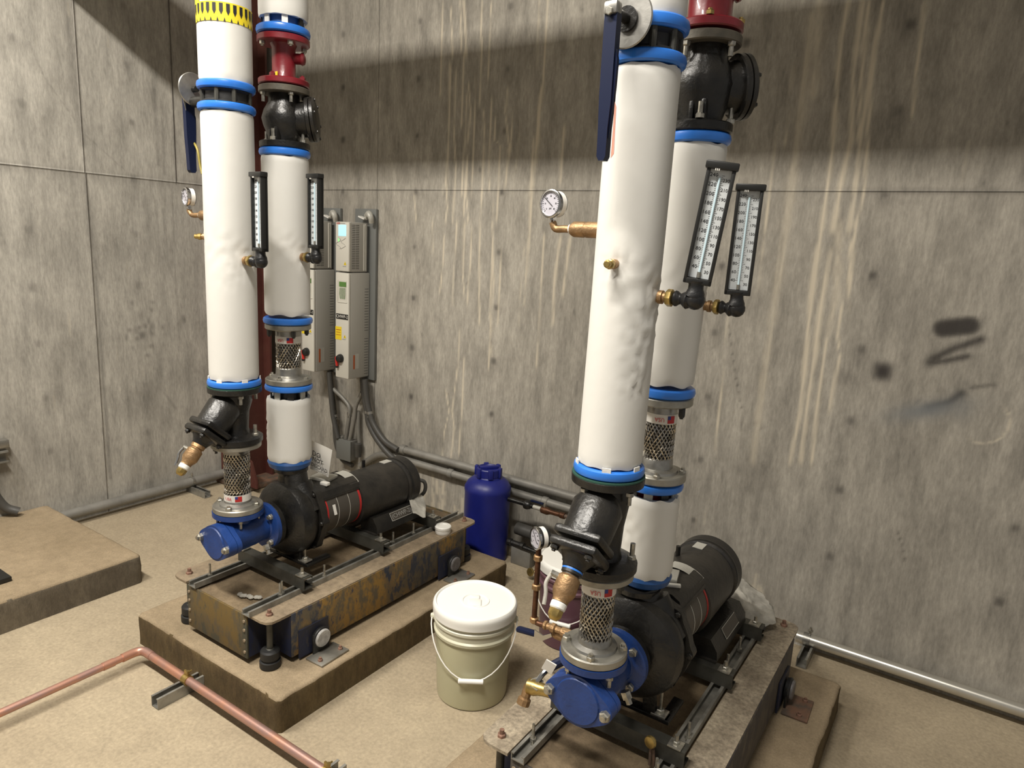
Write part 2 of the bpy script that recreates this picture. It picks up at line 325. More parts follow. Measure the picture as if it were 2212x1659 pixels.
DRIPS=[('l',0.011,[(3.452,2.62),(3.444,2.475),(3.452,2.304),(3.46,2.192),(3.471,2.068),(3.471,1.936),(3.472,1.77)]),('l',0.01,[(3.569,2.604),(3.563,2.448),(3.561,2.297),(3.563,2.141),(3.567,1.988),(3.567,1.858),(3.564,1.773)]),('l',0.028,[(3.325,2.587),(3.33,2.385),(3.329,2.23),(3.332,2.044),(3.327,1.909),(3.329,1.765)]),('l',0.012,[(3.498,2.614),(3.497,2.371),(3.527,2.117),(3.512,1.936),(3.508,1.771)]),('l',0.008,[(3.566,2.462),(3.574,2.266),(3.593,2.064),(3.599,1.91),(3.589,1.774)]),('l',0.006,[(3.712,2.585),(3.718,2.352),(3.728,2.193)]),('l',0.03,[(3.349,2.634),(3.365,2.28)]),('l',0.02,[(3.522,2.611),(3.539,2.416)]),('l',0.008,[(3.526,2.61),(3.541,2.298),(3.559,2.116)]),('l',0.012,[(3.466,1.806),(3.461,1.635),(3.464,1.4),(3.47,1.22),(3.476,1.035),(3.464,0.804)]),('l',0.011,[(3.508,1.695),(3.506,1.464),(3.509,1.225),(3.51,1.041),(3.513,0.815)]),('l',0.006,[(3.579,1.754),(3.594,1.626),(3.582,1.383),(3.603,1.28),(3.595,1.117),(3.596,1.02)]),('l',0.008,[(3.543,1.35),(3.542,1.23),(3.543,1.047),(3.549,0.823)]),('l',0.02,[(3.328,1.802),(3.323,1.567),(3.316,1.384),(3.314,1.198),(3.313,1.006),(3.316,0.771)]),('l',0.02,[(3.525,1.808),(3.557,1.526),(3.543,1.35)]),('l',0.006,[(3.587,1.809),(3.607,1.473)]),('d',0.003,[(3.145,1.372),(3.176,1.242),(3.204,1.13),(3.246,0.994),(3.259,0.825)]),('l',0.006,[(1.532,1.677),(1.528,1.518),(1.513,1.372)]),('l',0.006,[(1.61,1.757),(1.602,1.483),(1.604,1.315)]),('l',0.006,[(1.674,1.759),(1.672,1.488),(1.689,1.355)]),('l',0.005,[(1.718,1.76),(1.72,1.53),(1.71,1.325)]),('l',0.006,[(1.767,1.761),(1.775,1.51),(1.79,1.222)]),('l',0.007,[(1.857,1.763),(1.879,1.463),(1.878,1.309),(1.877,1.073),(1.872,0.984)]),('l',0.005,[(1.911,1.631),(1.918,1.428),(1.914,1.343),(1.915,1.235)]),('l',0.006,[(1.657,1.175),(1.656,0.962),(1.626,0.704),(1.646,0.605),(1.632,0.428)]),('l',0.005,[(1.578,0.815),(1.605,0.7),(1.573,0.564),(1.568,0.405)]),('l',0.01,[(2.27,1.704),(2.255,1.454),(2.26,1.272)]),('l',0.006,[(1.705,1.018),(1.705,0.802),(1.69,0.458)]),('l',0.004,[(1.445,1.753),(1.451,1.594)]),('l',0.008,[(2.327,1.707),(2.308,1.422)]),('l',0.007,[(1.53,2.572),(1.541,2.199),(1.531,1.966),(1.547,1.833),(1.535,1.755)]),('l',0.008,[(1.532,2.837),(1.552,2.604)]),('l',0.007,[(1.581,2.87),(1.603,2.613)]),('l',0.01,[(1.609,2.867),(1.64,2.596)]),('l',0.006,[(1.569,2.534),(1.567,2.255),(1.591,2.039),(1.585,1.756)]),('l',0.007,[(1.621,2.611),(1.619,2.461),(1.62,2.252)]),('l',0.006,[(1.665,2.458),(1.686,2.319),(1.672,2.144),(1.679,1.894),(1.695,1.759)]),('l',0.006,[(1.726,2.851),(1.735,2.52)]),('l',0.005,[(1.701,2.482),(1.707,2.178),(1.703,1.894)]),('l',0.006,[(1.763,2.328),(1.78,2.176),(1.775,1.93),(1.766,1.761)]),('l',0.005,[(1.809,2.38),(1.812,2.175),(1.821,1.93)]),('l',0.005,[(1.837,2.276),(1.838,2.174),(1.875,2.152),(1.881,1.965),(1.875,1.764)]),('l',0.006,[(1.903,2.413),(1.896,2.307),(1.933,2.13),(1.919,1.93)]),('l',0.005,[(1.955,2.317),(1.948,2.17),(1.933,2.123)]),('l',0.004,[(1.988,2.269),(1.982,2.033)]),('l',0.008,[(2.254,2.224),(2.25,1.964)]),('l',0.006,[(1.3,1.891),(1.321,1.749)]),('l',0.02,[(2.11,2.23),(2.084,1.896)])]
TX=[.135,.725,1.315,1.905,2.495,3.085,3.675,4.265,4.855]; TZ=[.44,.735,1.03,1.32,1.61,1.915,2.215,2.51,2.80]
def paintR(A,U,Z):
    for i,(k,wd,pts) in enumerate(DRIPS): drip(A,U,Z,pts,wd,k,i)
    r=random.Random(5)
    for i in range(26):   # fine pale runs between the big ones
        u=r.choice([r.uniform(1.45,2.15),r.uniform(2.6,3.3),r.uniform(1.3,2.3)]); t=r.uniform(1.4,2.9); b=t-r.uniform(.15,.7); drip(A,U,Z,[(u,b),(u+r.uniform(-.01,.01),t)],r.uniform(.0035,.006),'l',200+i)
    for i,(x) in enumerate(TX):
        for j,z in enumerate(TZ):
            q=r.uniform(.014,.021); blob(A,U,Z,x,z,q,q*1.1,r.uniform(.45,.75),1,3); blob(A,U,Z,x+.004,z-.015,q*2.2,q*2.8,.2)
    for i in range(60):
        blob(A,U,Z,r.uniform(0.3,4.8),r.uniform(.15,2.9),r.uniform(.004,.012),r.uniform(.006,.02),r.uniform(.2,.45),1,2,r.uniform(-1,1))
    for i in range(26):
        blob(A,U,Z,r.uniform(0.3,4.8),r.uniform(.3,2.9),r.uniform(.05,.14),r.uniform(.04,.12),r.uniform(.08,.2),1,2,r.uniform(-1,1))
    for i in range(120):  # short vertical tool and water marks
        u,z=r.uniform(.6,4.8),r.uniform(.2,2.9); stroke(A,U,Z,[(u,z),(u+r.uniform(-.012,.012),z-r.uniform(.04,.16))],.0035,r.uniform(.12,.3),r.choice([0,1,1]))
    # spray paint marks
    stroke(A,U,Z,[(3.935,1.433),(4.015,1.452)],.036,.95,1,6); stroke(A,U,Z,[(3.919,1.317),(3.982,1.364),(4.056,1.406)],.017,.85); stroke(A,U,Z,[(3.915,1.303),(3.935,1.322)],.022,.85)
    stroke(A,U,Z,[(3.917,1.3),(3.97,1.318),(4.026,1.34)],.014,.82); blob(A,U,Z,4.056,1.406,.012,.012,.9,1,3); blob(A,U,Z,3.76,1.244,.038,.040,.97,1,3.2); blob(A,U,Z,3.633,1.201,.04,.03,.33)
    stroke(A,U,Z,[(3.932,1.131),(3.994,1.161),(4.029,1.201)],.016,.85); stroke(A,U,Z,[(4.055,1.227),(4.121,1.248)],.008,.5); blob(A,U,Z,4.118,1.246,.01,.01,.6)
    blob(A,U,Z,3.93,1.12,.13,.035,.85,2,2,.35); blob(A,U,Z,4.03,1.15,.05,.05,.5,2)
    d=np.abs(np.hypot((U-4.111)/1.0,(Z-1.11)*.95)-.078); A[...,0]=np.maximum(A[...,0],.5*np.exp(-(d/.0035)**2)*ss(4.05,4.13,U+ (1.05-Z)*.6))
    # stained band along the lift joint
    A[...,1]=np.maximum(A[...,1],.35*np.exp(-((Z-1.925)/.012)**2)*ss(3.3,3.75,U)); A[...,1]=np.maximum(A[...,1],.22*np.exp(-((Z-1.925)/.006)**2))
    stroke(A,U,Z,[(3.9,.62),(3.93,.55),(3.945,.5)],.003,.5); 
    for i in range(40):  # lime splashes low on the wall behind the left motor and behind the right motor
        cx_,cz_,sx_,sz_=((1.57,.15,.09,.07) if i%3 else (3.36,.14,.06,.06)); u,z=r.gauss(cx_,sx_),r.gauss(cz_,sz_); stroke(A,U,Z,[(u,z+.03),(u+r.uniform(-.01,.01),z-r.uniform(.02,.08))],r.uniform(.005,.012),r.uniform(.3,.7),0)
def paintL(A,U,Z):
    r=random.Random(9)
    for i,y in enumerate([-.33,-.875,-1.42,-1.97,-2.5]):
        for z in TZ: q=r.uniform(.014,.024); blob(A,U,Z,y+r.uniform(-.01,.01),z-.01,q,q*1.2,r.uniform(.3,.55),1,3); blob(A,U,Z,y,z-.03,q*2.4,q*3,.13)
    for pts,wd,a in [([(-1.19,2.9),(-1.165,2.5),(-1.14,2.05)],.022,.28),([(-1.14,1.9),(-1.12,1.5),(-1.115,.9),(-1.11,.2)],.010,.42),([(-1.13,1.7),(-1.11,1.35)],.03,.25),([(-.63,2.9),(-.63,1.9)],.006,.5),([(-.74,2.4),(-.735,2.0)],.014,.3),([(-.70,2.35),(-.70,1.95)],.009,.3),([(-.66,1.9),(-.655,.9)],.006,.22),([(-.72,1.75),(-.70,1.4)],.007,.3),([(-.76,1.8),(-.75,1.45)],.006,.22),([(-.79,.9),(-.76,.65),(-.70,.55)],.01,.2)]: stroke(A,U,Z,pts,wd,a)
    for i in range(22): blob(A,U,Z,-.84+r.gauss(0,.09),1.08+r.gauss(0,.13),r.uniform(.008,.018),r.uniform(.012,.03),r.uniform(.25,.5),1,2.5)
    for i in range(24): blob(A,U,Z,r.uniform(-1.7,-.4),r.uniform(.3,1.6),r.uniform(.04,.14),r.uniform(.05,.16),r.uniform(.07,.18),1,2,r.uniform(-1,1))
    for i in range(9): blob(A,U,Z,-.86+r.gauss(0,.09),.62+r.gauss(0,.1),r.uniform(.02,.05),r.uniform(.06,.13),.26)
    for i in range(50): u,z=r.uniform(-1.8,-.35),r.uniform(.2,2.8); stroke(A,U,Z,[(u,z),(u+.004,z-r.uniform(.03,.13))],.003,r.uniform(.1,.3),r.choice([0,1]))
    stroke(A,U,Z,[(-1.45,2.75),(-1.3,2.35),(-1.12,2.1),(-.97,1.98),(-.93,1.95)],.003,.22); stroke(A,U,Z,[(-1.6,1.9),(-1.598,1.1)],.006,.4,0)
    A[...,1]=np.maximum(A[...,1],.25*np.exp(-((Z-1.905)/.012)**2)*ss(-1.2,-.6,U*0-1.2+.2)); A[...,1]=np.maximum(A[...,1],.2*np.exp(-((Z-1.9)/.03)**2))
    for y in (-1.3,-.9): blob(A,U,Z,y,.16,.12,.09,.18)
# right-hand (long) wall, left wall, each a backing slab plus its cast panels
wb=struct('wall_back',MB().box((2.6,.106,2.15),(5.7,.2,4.3)),'wall')
for u0,u1 in ((-.0,1.015),(1.015,5.4)):
    for z0,z1 in ((0,1.925),(1.925,4.3)): panel(wb,'x',u0,u1,z0,z1,paintR,'wall')
wl=struct('wall_left',MB().box((-.106,-2.2,2.15),(.2,4.6,4.3)),'wallL')
for u0,u1 in ((-4.5,-1.14),(-1.14,-.632),(-.632,0)): panel(wl,'y',u0,u1,1.91,4.3,paintL,'wallL')
for u0,u1 in ((-4.5,-1.135),(-1.135,0)): panel(wl,'y',u0,u1,0,1.91,paintL,'wallL')
struct('floor',MB().box((2.6,-2.2,-.05),(5.8,4.8,.1)),'floor')
struct('ceiling',MB().box((2.6,-2.2,4.36),(5.8,4.8,.1)),'ceil')
# concrete housekeeping pads: rough cast blocks
def pad(name,x0,x1,y0,y1,h,label,side,loc):
    t=thing(name,label,'concrete pad',loc)
    # loft of perimeter rings with a worn, slightly crumbled arris
    def per(ins,z,amp):
        xa,xb,ya,yb=x0+ins,x1-ins,y0+ins,y1-ins; cr=.012; out=[]
        def seg(p,q,n): out.extend([(lerp2(p[0],q[0],i/n),lerp2(p[1],q[1],i/n)) for i in range(n)])
        nx,ny=max(4,int((xb-xa)/.02)),max(4,int((yb-ya)/.02))
        seg((xa+cr,ya),(xb-cr,ya),nx); seg((xb-cr,ya),(xb,ya+cr),2); seg((xb,ya+cr),(xb,yb-cr),ny); seg((xb,yb-cr),(xb-cr,yb),2); seg((xb-cr,yb),(xa+cr,yb),nx); seg((xa+cr,yb),(xa,yb-cr),2); seg((xa,yb-cr),(xa,ya+cr),ny); seg((xa,ya+cr),(xa+cr,ya),2)
        return [Vector((p[0],p[1],z))+Vector((noise.noise(Vector((p[0]*14,p[1]*14,z*20)))+.6*noise.noise(Vector((p[0]*45,p[1]*45,z*60))),noise.noise(Vector((p[0]*14+9,p[1]*14,z*20)))+.6*noise.noise(Vector((p[0]*45,p[1]*45+5,z*60))),0))*amp for p in out]
    lerp2=lambda u,v,t_:u+(v-u)*t_
    NX,NY=max(4,int((x1-x0)/.02)),max(4,int((y1-y0)/.02))
    rings=[]
    for ins,z,amp in ((0,0,.0005),(0,.02,.004),(.0,.05,.003),(0,.08,.003),(0,h-.022,.0035),(.001,h-.010,.0045),(.005,h-.003,.004),(.013,h,.003),(.03,h,.001)): rings.append(per(ins,z,amp))
    n_=min(len(q) for q in rings); base=rings[0]
    m=MB(); K=len(base)
    for q in rings:
        if len(q)!=K: q=[q[int(i*len(q)/K)] for i in range(K)]
        m.v+=q
    for i in range(len(rings)-1):
        for k in range(K): m.f.append((i*K+k,i*K+(k+1)%K,(i+1)*K+(k+1)%K,(i+1)*K+k))
    o_=(len(rings)-1)*K; m.f.append(tuple(o_+k for k in range(K)))
    me=m.mesh('slab',side,Vector(loc),60); me.materials.append(M['padtop'])
    for p in me.polygons:
        if p.normal.z>.35: p.material_index=1
    o=link('slab',me,t); ORG[o.name]=Vector(loc); return t
pad('housekeeping_pad',1.425,2.305,-1.725,-.37,.13,'low stained concrete pad carrying the left pump, copper pipe along its front','padside',(1.86,-1.05,0))
pad('housekeeping_pad',2.93,3.825,-1.74,-.40,.13,'low concrete pad under the right pump, corner casting shadow at the right','padside',(3.38,-1.05,0))
pad('housekeeping_pad',-.0,.955,-3.4,-1.45,.14,'empty grey concrete pad at the left edge against the left wall','padsideL',(.5,-2.3,0))
# red steel column in the corner
t=thing('steel_column','dark red primed steel column standing in the corner behind the left risers','column',(.12,-.28,0))
cx,cy=.12,-.28
part('flange',MB().box((cx,cy-.12,2.15),(.21,.014,4.28)),'primer',t); part('flange',MB().box((cx,cy+.12,2.15),(.21,.014,4.28)),'primer',t)
part('web',MB().box((cx+.03,cy,2.15),(.012,.228,4.28)),'primer',t)
part('base_plate',MB().box((cx+.04,cy,.02),(.32,.32,.03),bev=.003),'rust',t)
g=MB(); g.prism([(0,0),(.16,0),(.16,.05),(.11,.17),(0,.22)],(cx+.105,cy-.127,.035),(1,0,0),(0,0,1),(0,1,0),.012); part('gusset_plate',g,'primer',t)
# overhead header that shades the back wall, and the strip lights
for y_,z_,nm in ((-1.30,2.98,'rear'),(-1.60,3.22,'front')):
    t=thing('header_pipe','large white insulated header pipe running overhead above the %s risers'%nm,'pipe',(2.6,y_,z_)); part('insulation',MB().cyl((.01,y_,z_),(5.3,y_,z_),0.11,32),'duct',t)
for x,y,z in [(3.1, -3.0, 3.95), (1.2, -3.0, 3.95)]:
    t=thing('strip_light','grey ceiling strip light hanging over the %s end of the room'%('left' if x<2.5 else 'right'),'light',(x,y,z+.06))
    part('housing',MB().box((x,y,z+.06),(1.3,.14,.06),bev=.01),'steel',t); part('hanger',MB().cyl((x,y,z+.09),(x,y,4.32),.006,8),'steel',t)
# ================================================================== PUMP SETS (k=0 far left, k=1 near right)
SIDE=['left','right']
def lerp(a,b,t): return a+(b-a)*t
Z=Vector((0,0,1))
def flange(t,name,c,r,th,m,hub=None):
    b=MB().lathe(c,Z,[(0,r-.003),(.003,r),(th-.003,r),(th,r-.003)],40)
    return part(name,b,m,t)
def channel(o,ax,up,L,wd=.041,hh=.041,th=.003,lip=.009):
    """open strut channel: profile swept along ax, mouth towards up"""
    ax=Vector(ax).normalized(); up=Vector(up).normalized(); ex=ax.cross(up)
    w2=wd/2; pts=[(-w2,0),(w2,0),(w2,hh),(w2-lip,hh),(w2-lip,hh-th),(w2-th,hh-th),(w2-th,th),(-w2+th,th),(-w2+th,hh-th),(-w2+lip,hh-th),(-w2+lip,hh),(-w2,hh)]
    return MB().prism(pts,o,ex,up,ax,L)
def jacket(t,name,x,y,z0,z1,r,dents=(),x1=None,y1=None,m='jacket',seam=None,rough=.0012,edge=.004):
    x1=x if x1 is None else x1; y1=y if y1 is None else y1
    n=64; H=z1-z0; rows=max(6,int(H/.012)); vs=[];fs=[]
    for i in range(rows+1):
        f=i/rows; zz=lerp(z0,z1,f); cx,cy=lerp(x,x1,f),lerp(y,y1,f)
        for k in range(n):
            a=2*PI*k/n; d=Vector((math.cos(a),math.sin(a),0)); p=Vector((cx,cy,zz))+d*r
            q=rough*noise.noise(Vector((p.x*8,p.y*8,p.z*3)))
            for (dz,da,am,sz) in dents:
                dd=math.atan2(math.sin(a-da),math.cos(a-da)); u=(zz-dz)/sz; v=dd*r/sz; g=math.exp(-(u*u+v*v))
                q+=am*g*(noise.noise(Vector((u*2.2+dz*9,v*2.2+da,v-u)))*1.6-.25)
            if f in(0,1): q-=edge*.5+edge*.5*noise.noise(Vector((a*3,z0,r)))
            e=(edge*noise.noise(Vector((a*2.5,z1*7,1))) if f in (0,1) else 0)
            vs.append(p+d*q+Z*e)
        for k in range(n):
            if i<rows: fs.append((i*n+k,i*n+(k+1)%n,(i+1)*n+(k+1)%n,(i+1)*n+k))
    # inner lip so the sleeve has a cut edge
    m_=MB().add(vs,fs)
    for (f,zz,s_) in ((0,z0,1),(1,z1,-1)):
        base=len(m_.v); cx,cy=lerp(x,x1,f),lerp(y,y1,f)
        top=[ (rows*n if f else 0)+k for k in range(n)]
        m_.v+=[Vector((cx+math.cos(2*PI*k/n)*(r-.02),cy+math.sin(2*PI*k/n)*(r-.02),zz+s_*.002)) for k in range(n)]
        m_.v+=[Vector((cx+math.cos(2*PI*k/n)*(r-.024),cy+math.sin(2*PI*k/n)*(r-.024),zz+s_*.03)) for k in range(n)]
        for k in range(n):
            m_.f.append((top[k],top[(k+1)%n],base+(k+1)%n,base+k)); m_.f.append((base+k,base+(k+1)%n,base+n+(k+1)%n,base+n+k))
    return part(name,m_,m,t,ang=50)
def tapering(t,name,c,r,h,m='tapeblue',bulge=.004):
    return part(name,MB().lathe(c,Z,[(0,r-.006),(h*.15,r-.001),(h*.5,r+bulge*.3),(h*.85,r-.001),(h,r-.006),(h,r-.02)],48),m,t)
def flex(k,loc,zs,r,R,label,up):
    """zs: bottom flange bottom, top, braid start, braid end, top flange bottom, top"""
    x,y,_=loc; t=thing('flexible_connector',label,'pipe connector',(x,y,zs[0]))
    flange(t,'lower_flange',(x,y,zs[0]),R,zs[1]-zs[0],'flange'); flange(t,'upper_flange',(x,y,zs[4]),R*.98,zs[5]-zs[4],'flange')
    part('lower_hub',MB().lathe((x,y,zs[1]),Z,[(-.004,r*1.55),(.006,r*1.45),(.012,r*1.12),(zs[2]-zs[1],r*1.08),(zs[2]-zs[1]+.004,r)],36),'steel',t)
    part('upper_hub',MB().lathe((x,y,zs[3]),Z,[(-.004,r),(0,r*1.08),(zs[4]-zs[3]-.008,r*1.08),(zs[4]-zs[3]+.004,r*1.35)],36),'steel',t)
    part('hose_core',MB().cyl((x,y,zs[2]-.01),(x,y,zs[3]+.01),r*.94,32),'core',t)
    b=MB(); ns=24; H=zs[3]-zs[2]
    for sgn in (1,-1):
        for i in range(ns):
            a0=2*PI*i/ns; pts=[]
            for j in range(15):
                f=j/14; a=a0+sgn*f*H/r*.62; rr=r*(1+.025*math.cos(j*PI)*sgn)
                pts.append((x+math.cos(a)*rr,y+math.sin(a)*rr,zs[2]+H*f))
            b.tube(pts,r*.056,4,caps=False)
    part('wire_braid',b,'chrome',t,kind='stuff',ang=60)
    zb,ze=(zs[2]-.002,zs[2]+.024) if up==0 else (zs[3]-.024,zs[3]+.002)
    part('label_band',MB().lathe((x,y,zb),Z,[(0,r*1.1),(ze-zb,r*1.1)],36,caps=False),'label',t,label='pale label band with red letters and a small flag')
    d=Vector((.5,-.87,0)); ex=Vector((.87,.5,0)); rr=r*1.1+.0006; zc=(zb+ze)/2
    def on(a,z): return Vector((x,y,z))+(d*math.cos(a)+ex*math.sin(a))*rr
    def patch(a0,a1,z0,z1,m,nm,rad=0):
        p=MB(); q=6; vs=[];fs=[]
        for i in range(q+1):
            a=lerp(a0,a1,i/q); vs+=[on(a,z0)+(on(a,z0)-Vector((x,y,z0))).normalized()*rad,on(a,z1)+(on(a,z1)-Vector((x,y,z1))).normalized()*rad]
        for i in range(q): fs.append((2*i,2*i+2,2*i+3,2*i+1))
        p.add(vs,fs); return part(nm,p,m,t)
    patch(.25,.75,zb+.003,ze-.003,'redlabel','flag_print',.0002); patch(.25,.45,zc,ze-.003,'leverp','flag_corner',.0005)
    text('USA',.016,'printred',t,on(-.25,zc)+d*.0012,(ex*math.cos(.25)-d*math.sin(-.25)) if up==0 else -(ex*math.cos(.25)-d*math.sin(-.25)),Z if up==0 else -Z,sx=.9)
    return t
def build_set(k):
    P=[dict(X=1.895,dz=0,F=(1.88,-1.565),R=(1.88,-1.33),r=.083,rg=.0905,fl=.090,fx=.043),
       dict(X=3.375,dz=.028,F=(3.373,-1.602),R=(3.37,-1.302),r=.0745,rg=.0825,fl=.0845,fx=.0385)][k]
    X,dz=P['X'],P['dz']; sd=SIDE[k]; X0=1.905 if k==0 else 3.378
    # ---------- inertia base skid
    xs=1.88 if k==0 else 3.372; hx=.292; y0,y1=-1.665,-.455; zb,zt=.155,.325
    t=thing('inertia_base',['concrete filled steel pump skid with worn gold and blue paint, under the left pump','dirty dark concrete filled steel skid under the right pump, cut by the bottom edge'][k],'pump base',(xs,-1.05,zb))
    px,py=.115,.10; S1,S2,S3=[('skidolive','skidgold','skidblue'),('skiddark','skiddark','skidblue')][k]
    yc=(y0+y1)/2; ly=y1-y0
    part('concrete_fill',MB().box((xs,yc,(zb+zt)/2-.002),(2*(hx-px)-.012,ly-.012,zt-zb-.006)).box((xs-hx+.06,yc,(zb+zt)/2-.002),(.10,ly-2*py-.012,zt-zb-.008)).box((xs+hx-.06,yc,(zb+zt)/2-.002),(.10,ly-2*py-.012,zt-zb-.008)),'fill',t)
    for yy in (y0,y1): part('end_plate',MB().box((xs,yy,(zb+zt)/2),(2*(hx-px)+.01,.008,zt-zb),bev=.002),S1,t)
    for sx in (-1,1): part('side_plate',MB().box((xs+sx*hx,yc,(zb+zt)/2),(.008,ly-2*py,zt-zb),bev=.002),S2 if sx>0 else S1,t,label='side plate with patchy paint' )
    for sx in (-1,1):
        part('top_rim',MB().prism([(0,-ly/2),(.06,-ly/2),(.082,-ly/2+.006),(.096,-ly/2+.022),(.098,-ly/2+.05),(.098,ly/2-.05),(.096,ly/2-.022),(.082,ly/2-.006),(.06,ly/2),(0,ly/2)],(xs+sx*(hx-.097),yc,zt-.0045),(sx,0,0),(0,1,0),(0,0,1),.009),'rimdirty' if k else 'rim',t)
        for sy,yy in ((1,y0),(-1,y1)):
            cxx=xs+sx*(hx-px/2); cyy=yy+sy*py/2
            part('pocket_plate',MB().box((xs+sx*(hx-px),cyy,(zb+zt)/2-.004),(.006,py,zt-zb-.012)),S3,t); part('pocket_plate',MB().box((cxx,yy+sy*py,(zb+zt)/2-.004),(px,.006,zt-zb-.012)),S3,t)
            # spring isolator with adjusting stem
            ix,iy=xs+sx*(hx-.047),yy+sy*.045
            iso=part('isolator_mount',MB().lathe((ix,iy,.1305),Z,[(0,.034),(.004,.037),(.026,.037),(.028,.030),(.034,.030),(.036,.034),(.062,.034),(.068,.029),(.069,.015)],28),'rubber',t)
            part('adjusting_stem',MB().lathe((ix,iy,.19),Z,[(0,.014),(.01,.014),(.012,.0115),(.13,.0115)],14),'strutd',iso)
            bolt(t,(ix,iy,zt+.004),Z,m='nut',hr=.0125,hh=.010,sl=.012,sr=.007,name='adjusting_nut')
    for xx in (xs-hx+px+.008,xs+hx-px-.008):
        for zz in (.30,.265,.225,.18): bolt(t,(xx,y0-.004,zz),(0,-1,0),m='rim',hr=.0065,hh=.004,sl=0,name='rivet')
    xr=[X0-.163,X0+.163]
    for xx in xr: part('strut_rail',channel((xx,-1.675,zt+.0045),(0,1,0),(0,0,1),1.215,.041,.021),'strut',t)
    for yy in (-1.455,-1.04,-.70):
        z_=zt+.0475; x0_=X0-.195; L=.40
        part('cross_strut',channel((x0_,yy,z_),(1,0,0),(0,1,0),L,.048,.041).add([(0,0,0)]*0,[]),'strutd',t)
        for sx in (-1,1):
            part('square_washer',MB().box((X0+sx*.176,yy+.015,z_+.027),(.038,.036,.006),bev=.002),'bolt',t); bolt(t,(X0+sx*.176,yy+.015,z_+.03),Z,hr=.0095,hh=.009,sl=.016,sr=.0055)
    for (xx,yy) in ((xr[1],-1.53),(xr[1]-.008,-1.515),(xr[1]-.005,-.93),(xr[1]-.003,-.80),(xr[0],-1.60),(xr[1]+.01,-1.33)):
        part('threaded_stud',MB().cyl((xx,yy,zt+.01),(xx,yy,zt+.072),.0042,8).lathe((xx,yy,zt+.022),Z,[(0,.009),(.008,.009)],6),'bolt',t)
    if k==0:
        b=MB(); 
        for i in range(7): b.sphere((1.92+.012*i+rng.normal(0,.003),-1.60+.006*i+rng.normal(0,.004),zt+.004),.011,8,(1,1,.6))
        part('sealant_lump',b,'rag',t)
    # ---------- pump and motor
    Z0=.553+dz; gy=[-1.245,-1.205][k]; ml=-.688-(gy+.188)
    t=thing('circulation_pump',['black end suction pump and motor on the left skid, grey guard with red edges','black end suction pump and motor on the right skid, nearest the camera'][k],'pump',(X,-1.2,.37))
    A=(0,1,0)
    part('suction_flange',MB().lathe((X,-1.447,Z0),A,[(0,.082),(.003,.085),(.018,.085),(.02,.06),(.035,.06)],40),'black',t)
    b=MB().lathe((X-.004,-1.412,Z0),A,[(0,.062),(.004,.09),(.012,.122),(.026,.143),(.05,.152),(.075,.149),(.095,.140),(.10,.12)],48)
    b.cyl((X+.095,-1.32,Z0+.03),(X+.03,-1.32,Z0+.13),.048,24,r1=.05).cyl((X+.05,-1.335,Z0+.06),(X+.005,-1.325,[.74,.733][k]),.05,24,r1=.046)
    part('volute_casing',b,'black',t)
    part('discharge_neck',MB().lathe((X-.012,-1.325,[.754,.747][k]-.082),Z,[(0,.055),(.05,.050),(.065,.056),(.068,.064),(.082,.064)],32),'black',t)
    n=16; pts=[]
    for i in range(96):
        a=2*PI*i/96; rr=.150+.010*max(0,math.cos(a*8))**2; pts.append((rr*math.cos(a),rr*math.sin(a)))
    part('casing_cover',MB().prism(pts,(X,-1.312,Z0),(1,0,0),(0,0,1),A,.03),'black',t)
    ring(t,(X,-1.312,Z0),(0,-1,0),.1515,8,0,m='black',hr=.008,hh=.008,sl=.004)
    part('adapter_cone',MB().lathe((X,-1.283,Z0),A,[(0,.135),(.012,.125),(.026,.108),(gy+1.283,.106)],40),'blackdusty',t)
    for a in (.6,1.57,2.5,3.7,5.7):
        d=Vector((math.cos(a),0,math.sin(a))); e=Vector((-math.sin(a),0,math.cos(a)))
        part('adapter_rib',MB().prism([(0,.08),(.0,.146),(.012,.14),(.03,.118),(gy+1.281,.109),(gy+1.281,.08)],Vector((X,-1.284,Z0))-e*.007,A,d,e,.014),'blackdusty',t)
    # slanted glossy shoulder of the bracket, seen from the camera side
    part('shoulder_rib',MB().prism([(0,0),(.03,0),(.055,-.085),(.03,-.10),(.012,-.07)],(X+.02,-1.302,Z0+.142),(1,0,-.25),(0,0,1),A,.018),'black',t)
    zg=Z0-.008
    g=part('coupling_guard',MB().lathe((X,gy,zg),A,[(0,.104),(.19,.104)],56),'guard',t,label='brushed dark grey coupling guard')
    for yy in (gy+.005,gy+.182): part('red_edge_strip',MB().lathe((X,yy,zg),A,[(-.005,.1043),(-.005,.1052),(.005,.1052),(.005,.1043)],56,caps=False),'redlabel',g)
    for yy in (gy+.063,gy+.123): part('guard_seam',MB().lathe((X,yy,zg),A,[(-.001,.1043),(-.0008,.1055),(.0008,.1055),(.001,.1043)],56,caps=False),'silverlabel',g)
    d=Vector((.95,0,.31)); e=Vector((-.31,0,.95))
    if k==0: part('guard_label',MB().box(Vector((X,gy+.04,zg))+d*.105-e*.012,(.0015,.014,.042),Matrix((d,(0,1,0),e)).transposed()),'label',g)
    cv=MB().prism([(-.088,-.02),(-.075,.012),(-.05,.026),(.05,.026),(.075,.012),(.088,-.02)],(X,gy-.01,zg+.088),(1,0,0),(0,0,1),A,.20)
    part('bracket_cover',cv,'blackdusty',t)
    part('cover_lip',MB().box((X+.083,gy+.09,zg+.072),(.008,.2,.014),bev=.002),'blackdusty',t)
    zc=zg+.115
    part('grey_plate',MB().box((X-.014,gy+.085,zc+.006),(.088,.074,.013),Matrix.Rotation(.25,3,'Z'),bev=.002),'silverlabel',t)
